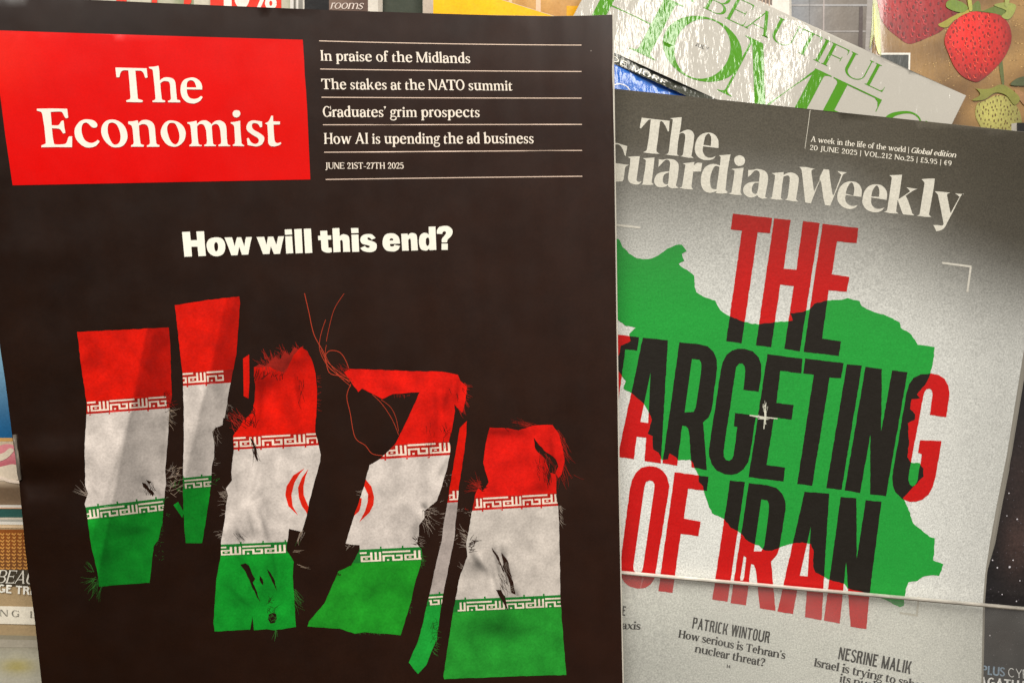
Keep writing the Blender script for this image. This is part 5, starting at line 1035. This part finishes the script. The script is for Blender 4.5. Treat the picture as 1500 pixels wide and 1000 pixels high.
text('story_line', "How serious is Tehran's", P_GB, gu, z9(244, 280), z9(632, 359), (1.6, -11.4), None, GL, M_GI, BK)
text('story_line', 'nuclear threat?', P_GB, gu, z9(303, 333), z9(557, 386), (1.8, -11.6), None, GL, M_GI, BK)
text('page_number', '14', P_GB, gu, z9(418, 389), z9(433, 392), (.5, -4.6), None, GL, M_GI, BK)
text('author_name', 'NESRINE MALIK', P_CS, gu, z9(824, 359), z9(1086, 413), (3, -18), (3.2, -18.6), GL, M_GI, BK)
text('story_line', 'Israel is trying to sabotage', P_GB, gu, z9(736, 384), z9(1196, 484), (2, -12), None, GL, M_GI, BK)
text('story_line', 'its nuclear', P_GB, gu, z9(829, 442), z9(1010, 480), (2, -12), None, GL, M_GI, BK)
text('author_name', 'E', P_CS, gu, z9(40, 200), z9(52, 202), (1.4, -14), None, GL, M_GI, BK)
text('story_line', 'axis', P_GB, gu, z9(38, 249), z9(106, 252), (1.2, -11), None, GL, M_GI, BK)

# ------------------------------------------------------------------ glossy homes magazine
M_HC = mat_print('glossy_laminated_cover', rough=.3, grain=.03, bump=.00055, bscale=130, bdetail=3.0, mottle=.03, mscale=30, spec=.0, coat=1., coat_rough=.15, coat_only=True, stretch=(1.9, .6, 1, -25))
ho = Thing('magazine', 'glossy white homes magazine with green lettering, tilted behind the weekly magazine', 'magazine', 1000, 700, S_homes, GRP)
HO = [(901, -93), (1107, 0), (1155, 22), (1415, 140), (1393, 184), (1330, 310), (1180, 620), (650, 380), (842, 22)]
slab('cover', HO, ho, 0, .0002, M_HC, (184, 180, 170), 8)
for k in range(4): slab('page', [(x-.6*k*(x < 860), y+.3*k) for x, y in HO], ho, -.0003-.0005*k, .0004, M_PAGES, (214, 208, 196), 60)
HG = (74, 142, 14)
P_H = Pen(100, 16, sl=62, ts=12, br=40, xh=460, ws=1.0, track=10, stress=.30)
P_HB = Pen(84, 22, sl=50, ts=16, br=30, xh=460, ws=1.0, track=46, stress=.25)
bl = lambda x: (x, 38+.4735*(x-852))
for ch, xa, xb in (('H', 848, 959), ('O', 954, 1062), ('M', 1053, 1174), ('E', 1180, 1252), ('S', 1262, 1322)):
    text('title_lettering', ch, P_H, ho, bl(xa), bl(xb), (42, -80), None, GL, M_HC, HG, grid=8, clip=HO)
text('title_lettering', 'BEAUTIFUL', P_HB, ho, (1030, 11.5), (1293, 135.5), (16.5, -31), None, GL, M_HC, HG, kern={'EA': -30, 'AU': -30})
text('title_lettering', '&', P_HB, ho, (994, -7), (1016, 4), (16.5, -31), None, GL, M_HC, HG)
hb = [(700, -11), (898, 76.5), (1040, 141), (1200, 214), (1195, 226), (1036, 154), (893, 90), (694, 1)]
ink('banner', [hb], ho, GL, M_HC, (64, 66, 56), grid=8, clip=HO)
ink('sky_photo', [[(694, 2), (893, 91), (1036, 155), (1195, 227), (1150, 330), (640, 110)]], ho, GL, M_HC, (50, 112, 205), grid=8, clip=HO)
P_SS = Pen(104, 84, sl=0, ts=0, br=0, xh=480, ws=.95, track=130)
text('banner_lettering', 'INSIDE MORE', P_SS, ho, (862, 73.5), (974.5, 125.5), (3.2, -7.2), None, GL*2, M_HC, (232, 228, 214))
ink('badge', ribbon([(907+17*math.cos(a), 139-16*math.sin(a)) for a in np.linspace(.3, 2.8, 14)], 1.6), ho, GL*2, M_HC, (225, 228, 235))
text('month_line', 'JULY', P_SS, ho, (1018, 67), (1037, 75), (2, -5), None, GL, M_HC, (60, 60, 55))

# ------------------------------------------------------------------ strawberry gardening magazine (top right)
M_BC = mat_print('glossy_photo_cover', rough=.34, grain=.08, gscale=1500, bump=.00018, bscale=70, mottle=.2, mscale=110, coat=.6, coat_rough=.14, stretch=(1.6, .6, 1, 0))
be = Thing('magazine', 'glossy gardening magazine with strawberries on a tan ground, at the top right', 'magazine', 1400, 500, S_berry, GRP)
zb = lambda p: tile(p, 1250, 0, 5)
BO = [(1284, -90), (1620, -90), (1610, 420), (1268, 400), (1275, 160)]
slab('cover', BO, be, 0, .0002, M_BC, lambda x, y: mixc((108, 76, 36), (158, 122, 70), .5+.5*np.sin(x*.03+y*.05)*np.cos(y*.04-x*.013)), 10)
slab('page', [(1278, -90), (1619, -91), (1611, 421), (1263, 400), (1269, 160)], be, -.0004, .003, M_PAGES, (205, 200, 190), 60)
r_ = random.Random(5)
def berry(outline, th, seeds_n, base=(196, 14, 6), dk=.5, seedc=(120, 20, 8), hl=(255, 150, 120), lift=1):
    A = np.array(outline); cx, cy = A.mean(0); rx, ry = np.ptp(A[:, 0])/2, np.ptp(A[:, 1])/2
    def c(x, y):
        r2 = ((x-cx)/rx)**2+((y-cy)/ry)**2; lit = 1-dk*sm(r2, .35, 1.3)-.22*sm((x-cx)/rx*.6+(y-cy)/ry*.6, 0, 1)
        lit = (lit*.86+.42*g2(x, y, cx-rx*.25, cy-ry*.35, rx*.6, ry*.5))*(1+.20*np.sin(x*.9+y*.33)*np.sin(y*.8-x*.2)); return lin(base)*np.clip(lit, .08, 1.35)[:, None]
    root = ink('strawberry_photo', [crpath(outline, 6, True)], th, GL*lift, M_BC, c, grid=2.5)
    sd, hi = [], []
    rr = random.Random(seeds_n); pts = []
    for i in range(-9, 10):
        for j in range(-9, 10):
            u, v = i*.17+(j % 2)*.085, j*.15
            if u*u+v*v > .86: continue
            f = 1-.22*(u*u+v*v); x = cx+u*rx*1.02+rr.uniform(-.8, .8)*rx/50; y = cy+v*ry*1.02+rr.uniform(-.8, .8)
            if y-cy > ry*.3 and abs(x-cx) > rx*(1.15-(y-cy)/ry*.95): continue
            w_ = rx*rr.uniform(.018, .032); h_ = ry*rr.uniform(.03, .055); x += rr.uniform(-.05, .05)*rx; y += rr.uniform(-.05, .05)*ry
            sd.append([(x+w_*math.cos(a), y+h_*math.sin(a)) for a in np.linspace(0, 2*math.pi, 8)[:-1]])
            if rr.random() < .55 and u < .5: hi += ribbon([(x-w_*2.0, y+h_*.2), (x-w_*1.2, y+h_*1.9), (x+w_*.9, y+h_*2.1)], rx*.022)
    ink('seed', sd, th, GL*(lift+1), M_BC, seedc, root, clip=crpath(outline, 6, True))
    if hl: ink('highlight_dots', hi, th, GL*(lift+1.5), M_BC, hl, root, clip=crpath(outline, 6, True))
    return root
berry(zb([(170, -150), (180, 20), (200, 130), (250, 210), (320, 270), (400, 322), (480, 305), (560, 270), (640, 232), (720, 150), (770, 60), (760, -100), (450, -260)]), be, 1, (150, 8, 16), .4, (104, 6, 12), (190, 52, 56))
def leaf(pts, c, lift=2, w_=None): return ink('leaf_photo', [crpath(zb(pts), 5, True)], be, GL*lift, M_BC, c)
leaf([(150, -40), (190, 100), (205, 390), (190, 380), (160, 250), (120, 360), (135, 180), (140, 40)], (132, 138, 22), 2)
leaf([(150, 30), (170, 150), (195, 370), (180, 385), (155, 260)], (196, 188, 50), 4)
leaf([(660, 160), (740, 115), (850, 70), (830, 110), (740, 150), (690, 200), (640, 198), (622, 180)], (150, 142, 44), 3)
leaf([(690, 10), (740, 0), (800, 20), (840, 60), (800, 92), (730, 80), (680, 50)], (104, 128, 34), 4)
leaf([(850, 80), (905, 10), (930, 30), (940, 80), (1000, 60), (1090, 30), (1130, 60), (1090, 110), (1030, 100), (930, 85)], (92, 110, 34), 2)
leaf([(1030, 40), (1110, 20), (1190, 40), (1170, 110), (1130, 145), (1085, 120), (1120, 80)], (142, 150, 70), 4)
leaf([(835, -20), (860, -20), (872, 70), (850, 78)], (158, 160, 66), 5)
leaf([(1115, -20), (1145, -10), (1128, 50), (1110, 40)], (150, 156, 80), 5)
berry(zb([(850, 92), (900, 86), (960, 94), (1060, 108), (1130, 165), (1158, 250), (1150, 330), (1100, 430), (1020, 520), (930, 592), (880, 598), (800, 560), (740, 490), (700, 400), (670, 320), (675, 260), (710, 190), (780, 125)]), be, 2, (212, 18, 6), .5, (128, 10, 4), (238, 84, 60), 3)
leaf([(1065, 460), (1090, 440), (1105, 600), (1090, 625)], (84, 92, 44), 2)
berry(zb([(905, 765), (960, 740), (1050, 700), (1140, 720), (1210, 800), (1235, 900), (1240, 1050), (1100, 1150), (960, 1050), (935, 940), (895, 850)]), be, 3, (164, 158, 82), .25, (96, 70, 28), None, 2)
leaf([(870, 620), (910, 650), (1000, 650), (1080, 620), (1150, 650), (1220, 720), (1180, 770), (1120, 700), (1040, 680), (960, 730), (870, 735), (930, 690)], (124, 124, 48), 5)
leaf([(1150, 620), (1200, 575), (1290, 560), (1300, 620), (1220, 630)], (70, 78, 44), 6)
leaf([(1180, 660), (1260, 690), (1300, 800), (1240, 760)], (150, 110, 70), 4)
straw = []
for _ in range(150):
    a = r_.uniform(0, 2*math.pi); x, y = r_.uniform(1335, 1520), r_.uniform(20, 190); R_ = r_.uniform(8, 30)
    straw += ribbon([(x+R_*math.cos(a+k*.12), y+R_*.6*math.sin(a+k*.12)) for k in range(5)], r_.uniform(.5, 1.1))
ink('straw_photo', straw[::2], be, GL*.5, M_BC, (128, 96, 44)); ink('straw_photo', straw[1::2], be, GL*.75, M_BC, (196, 158, 100))
ink('photo_inset', [zb([(205, 388), (418, 388), (412, 640), (200, 640)])], be, GL*2, M_BC, (226, 222, 212))
ink('photo_inset', [zb([(205, 402), (405, 402), (400, 640), (200, 640)])], be, GL*3, M_BC, (40, 46, 42))

# ------------------------------------------------------------------ magazines behind
M_BK = mat_print('background_cover', rough=.35, grain=.06, gscale=1200, bump=.0003, bscale=60, mottle=.12, mscale=60, coat=.12, spec=.3, coat_rough=.2)
def mag(label, outline, surf, col, bx, by, thick=.003, pgrow=3, grid=14, pc=(205, 200, 190)):
    t = Thing('magazine', label, 'magazine', bx, by, surf, GRP)
    slab('cover', outline, t, 0, .0002, M_BK, col, grid)
    A = np.array(outline); c = A.mean(0)
    slab('page', [(x+(pgrow if x > c[0] else 0), y-.6) for x, y in outline], t, -.0003, thick, M_PAGES, pc, 60)
    return t
def K(t, name, polys, col, lift=1, parent=None, grid=0): return ink(name, polys, t, GL*lift, M_BK, col, parent, grid)
R4 = lambda x0, y0, x1, y1: [(x0, y0), (x1, y0), (x1, y1), (x0, y1)]
wm = mag('white magazine with a small brown striped picture, behind the green lettered cover', [(900, -120), (1155, -110), (1157, 60), (1150, 130), (940, 120)], S_white, (214, 208, 198), 1040, 120)
K(wm, 'picture', [[(1060, -50), (1131, -50), (1131, 8), (1100, -4)]], (84, 60, 44))
for i in range(6): K(wm, 'picture_stripe', [[(1100+i*5.2, -30), (1101.8+i*5.2, -30), (1101.8+i*5.2, 12), (1100+i*5.2, 12)]], (176, 150, 128), 2)
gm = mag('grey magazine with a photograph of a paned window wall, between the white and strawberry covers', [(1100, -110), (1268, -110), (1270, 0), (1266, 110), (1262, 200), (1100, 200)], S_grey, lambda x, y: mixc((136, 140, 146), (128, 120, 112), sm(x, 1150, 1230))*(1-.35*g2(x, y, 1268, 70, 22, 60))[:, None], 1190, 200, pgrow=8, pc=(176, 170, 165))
K(gm, 'window_bar', [R4(1100, 6.5, 1270, 9.5)], (158, 156, 156)); K(gm, 'window_bar', [R4(1100, 45, 1268, 47.5)], (150, 145, 142))
K(gm, 'window_bar', [[(1207, -110), (1209, -110), (1206, 200), (1203, 200)]], (168, 158, 154), 2); K(gm, 'window_bar', [[(1186, -110), (1187, -110), (1186, 200), (1184.5, 200)]], (120, 118, 118), 2)
K(gm, 'window_frame', [[(1259, 10), (1264, 10), (1262, 200), (1254, 200)]], (86, 76, 74), 2)
# yellow, textured and dark ones along the top edge
ob = mag('magazine with orange brown rough texture and cream strips, right of the yellow cover', [(715, -120), (880, -120), (880, 120), (715, 120)], S_deep(-.020), lambda x, y: mixc((180, 128, 62), (206, 160, 96), .5+.5*np.sin(x*.35)*np.sin(y*.5+x*.1)), 800, 120)
K(ob, 'cream_strip', [R4(745, -110, 750, 100)], (226, 196, 150)); K(ob, 'cream_strip', [R4(785, -110, 792, 100)], (224, 190, 160)); K(ob, 'yellow_label', [R4(830, 9, 848, 60)], (232, 170, 10))
ye = mag('plain bright yellow magazine peeking over the dark front magazine', [(635, -110), (600, -60), (728, -2), (808, 23), (900, 52), (900, 130), (634, 130), (634, 0)], S_deep(-.014), (246, 188, 0), 720, 130, pgrow=0)
K(ye, 'spine_strip', [[(619, -90), (635, -90), (634, 120), (620, 120)]], (190, 176, 160))
dg = mag('dark grey green magazine between the pale strip and the yellow cover', [(560, -110), (618, -110), (619, 110), (560, 110)], S_deep(-.020), (58, 64, 52), 590, 110, pgrow=3)
ro = mag('interiors magazine with white italic lettering on a brown photograph and a black panel', [(443, -110), (561, -110), (560, 110), (444, 110)], S_deep(-.018), (214, 208, 196), 500, 110, pgrow=0)
K(ro, 'black_panel', [R4(446, -100, 482, 100)], (14, 12, 14)); K(ro, 'room_photo', [R4(482, -100, 539, 100)], lambda x, y: mixc((120, 98, 86), (92, 72, 62), sm(x, 490, 525)), 1, None, 8)
K(ro, 'pale_border', [R4(554, -100, 560, 100)], (180, 172, 160), 2)
P_IT = Pen(96, 40, sl=30, ts=26, br=14, xh=470, ws=1.0, track=26, ital=.28)
text('lettering', 'rooms', P_IT, ro, (483.5, 13), (531, 13.8), (0, -13), None, GL*3, M_BK, (214, 200, 190))
rd = mag('sage green magazine with a red 10% price flash, at the top left', [(120, -110), (430, -110), (430, 100), (120, 100)], S_deep(-.016), lambda x, y: mixc((142, 148, 116), (184, 180, 160), sm(np.sin(x*.11)+.3*np.sin(y*.4), -.2, .6)), 280, 100, pgrow=0)
K(rd, 'red_flash', [R4(308, -60, 412, 60)], (232, 50, 28), 2)
for a, b in ((170, 187), (222, 232), (269, 282)): K(rd, 'red_letter', [[(a+3, -40), (b+3, -40), (b-2, 4), (b-6, 9), (a, 8)]], (226, 58, 36), 2)
K(rd, 'pale_panel', [R4(132, -30, 170, 30), R4(190, -30, 221, 30), R4(284, -40, 306, 40)], (196, 190, 172))
K(rd, 'spine_strip', [R4(425, -100, 430, 90), R4(434, -100, 437, 90)], (210, 206, 200), 2)
P_10 = Pen(190, 130, sl=0, ts=0, br=0, xh=480, ws=.8, track=30)
text('price_lettering', '10%', P_10, rd, (322, 12), (404, 13.5), (0, -36), None, GL*3, M_BK, (240, 232, 222))
# left side, below
bm = mag('magazine with blue upper cover and pink and cream dish photograph, beside the staple', [(-140, 250), (120, 250), (120, 742), (-140, 741)], S_deep(-.012), lambda x, y: mixc((132, 176, 200), (34, 98, 146), sm(y, 500, 640)), -20, 742, pgrow=0, grid=10)
K(bm, 'table_edge', [[(-140, 641), (60, 641), (60, 647), (-140, 646)]], (208, 160, 96))
K(bm, 'dish_photo', [R4(-140, 646, 60, 741)], lambda x, y: mixc((206, 186, 160), (112, 92, 72), sm(y, 700, 716)), 1, None, 6)
K(bm, 'pink_food', [crpath([(-60, 664), (-10, 655), (10, 650), (24, 655), (30, 672), (18, 684), (4, 690), (-30, 692)], 5, True)], lambda x, y: mixc((222, 140, 146), (186, 92, 104), sm(y, 655, 690)), 2, None, 4)
K(bm, 'cream_food', [crpath([(-20, 690), (6, 682), (22, 680), (32, 690), (26, 702), (4, 704), (-20, 700)], 5, True), crpath([(-30, 668), (2, 664), (14, 656), (20, 660), (8, 672), (-10, 676)], 5, True)], (222, 206, 184), 3)
K(bm, 'plate_rim', ribbon(crpath([(-40, 690), (0, 699), (14, 704), (34, 706)], 5), 4.5), (232, 214, 196), 4)
te = mag('teal edged magazine showing only as a thin band at the left side', [(-140, 742.5), (120, 744), (120, 900), (-140, 900)], S_deep(-.009), (44, 84, 78), -20, 900, pgrow=0)
K(te, 'cream_line', [R4(-140, 757.5, 60, 760.5)], (186, 176, 160)); K(te, 'border', [[(-140, 742), (100, 743.4), (100, 745), (-140, 744)]], (206, 160, 130), 2); K(te, 'grey_band', [R4(-140, 760.5, 60, 766)], (150, 148, 140))
ba = mag('magazine with a woven basket photograph above white lettering, at the left edge', [(-140, 766), (30, 768.5), (130, 770), (130, 1180), (-140, 1180)], S_deep(-.006), lambda x, y: mixc((172, 148, 112), (150, 142, 120), sm(y, 925, 945))*1., -20, 1180, pgrow=0)
K(ba, 'top_border', [[(-140, 767), (100, 770), (100, 774), (-140, 771)]], (214, 186, 150), 2)
K(ba, 'basket_photo', [R4(-140, 775, 80, 842)], lambda x, y: mixc((138, 78, 34), (112, 72, 42), sm(y, 780, 840)), 1, None, 6)
wv = []
for i in range(-4, 12):
    for j in range(11): wv += ribbon([(i*8.5+(j % 2)*1.5, 781+j*5), (i*8.5+4, 783+j*5), (i*8.5+6, 780.5+j*5)], 2.2)
K(ba, 'weave', wv, (204, 146, 76), 2)
K(ba, 'dark_band', [R4(-140, 834, 90, 858)], (70, 62, 50), 3, None, 6)
text('lettering', 'BEAU', P_IT, ba, (-6, 853), (51, 855), (1, -19), None, GL*5, M_BK, (228, 222, 208))
P_BS = Pen(150, 120, sl=0, ts=0, br=0, xh=480, ws=.95, track=60)
text('lettering', 'GE TREE', P_BS, ba, (-3, 867), (62, 872), (.6, -12), None, GL*5, M_BK, (240, 236, 224))
K(ba, 'white_band', [[(-140, 884), (90, 889), (90, 915), (-140, 910)]], (232, 224, 206), 3)
P_NG = Pen(90, 34, sl=40, ts=26, br=14, xh=480, ws=1, track=330)
text('lettering', 'NG LI', P_NG, ba, (0, 901.5), (62, 905), (0, -9.5), None, GL*5, M_BK, (120, 116, 104))
K(ba, 'lower_photo', [[(-140, 926), (100, 932), (100, 1180), (-140, 1180)]], lambda x, y: mixc((146, 138, 118), (176, 172, 156), sm(y, 935, 965)) - g2(x, y, 25, 975, 26, 10)[:, None]*np.array([.03, .07, .22]), 3, None, 8)
K(ba, 'grey_patch', [[(-140, 933), (60, 937), (60, 948), (-140, 946)]], (166, 158, 142), 4)
# starry cover
st = Thing('magazine', 'black magazine with a starry night sky cover, right of the map magazine', 'magazine', 1500, 1180, S_flat(-.0015), GRP)
M_ST = mat_print('night_sky_cover', rough=.3, grain=.25, gscale=900, mottle=.35, mscale=60, bump=.0003, bscale=60, coat=.3, coat_rough=.2)
slab('cover', [(1490, 180), (1620, 180), (1620, 1180), (1395, 1180), (1420, 900), (1440, 760), (1458, 640), (1474, 520), (1490, 380)], st, 0, .0002, M_ST, lambda x, y: mixc((24, 22, 24), (62, 46, 42), np.clip(g2(x, y, 1492, 800, 26, 50)+.6*g2(x, y, 1500, 700, 30, 60)+.3*g2(x, y, 1470, 930, 30, 30), 0, 1)), 8)
slab('page', [(1490, 180), (1618, 180), (1618, 1180), (1395, 1180), (1420, 900), (1440, 760), (1458, 640), (1474, 520), (1490, 380)], st, -.0003, .003, M_PAGES, (190, 186, 176), 50)
sp = []; big = []
for _ in range(420):
    x, y = r_.uniform(1440, 1515), r_.uniform(520, 1180); s_ = r_.choice([.35, .4, .5, .6, .8])
    sp.append([(x+s_*math.cos(a), y+s_*math.sin(a)) for a in np.linspace(0, 2*math.pi, 6)[:-1]])
for x, y, s_ in ((1479, 830, 1.7), (1461, 831, 1.2), (1484, 820, 1.0), (1475, 755, 1.0), (1450, 930, 1.1), (1490, 760, 1.2), (1454, 820, 1.1), (1478, 722, 1), (1457, 785, 1), (1494, 850, 1), (1468, 870, .9), (1489, 880, 1.1)):
    big.append([(x+s_*math.cos(a), y+s_*math.sin(a)) for a in np.linspace(0, 2*math.pi, 9)[:-1]])
ink('star', sp, st, GL, M_ST, (92, 86, 92)); ink('star', big, st, GL*2, M_ST, (205, 200, 206))
P_PL = Pen(130, 96, sl=0, ts=0, br=0, xh=480, ws=.85, track=40, ital=.08)
P_PT = Pen(62, 56, sl=0, ts=0, br=0, xh=480, ws=.95, track=60)
text('cover_lettering', 'PLUS', P_PL, st, (1438, 986.5), (1471.5, 990), (-.5, -13), None, GL*3, M_ST, (128, 150, 172))
text('cover_lettering', 'CYBER', P_PT, st, (1477, 990.5), (1527, 996), (-.3, -13), None, GL*3, M_ST, (226, 226, 226))
text('cover_lettering', 'AGATHA', P_PL, st, (1434, 1003), (1504, 1010), (-.4, -13), None, GL*3, M_ST, (236, 236, 236))

for o in scene.objects:      # pieces too small to pick apart one by one
    if o.name.split('.')[0] in ('fray', 'star', 'seed', 'highlight_dots', 'straw_photo', 'weave', 'loose_thread'): o['kind'] = 'stuff'
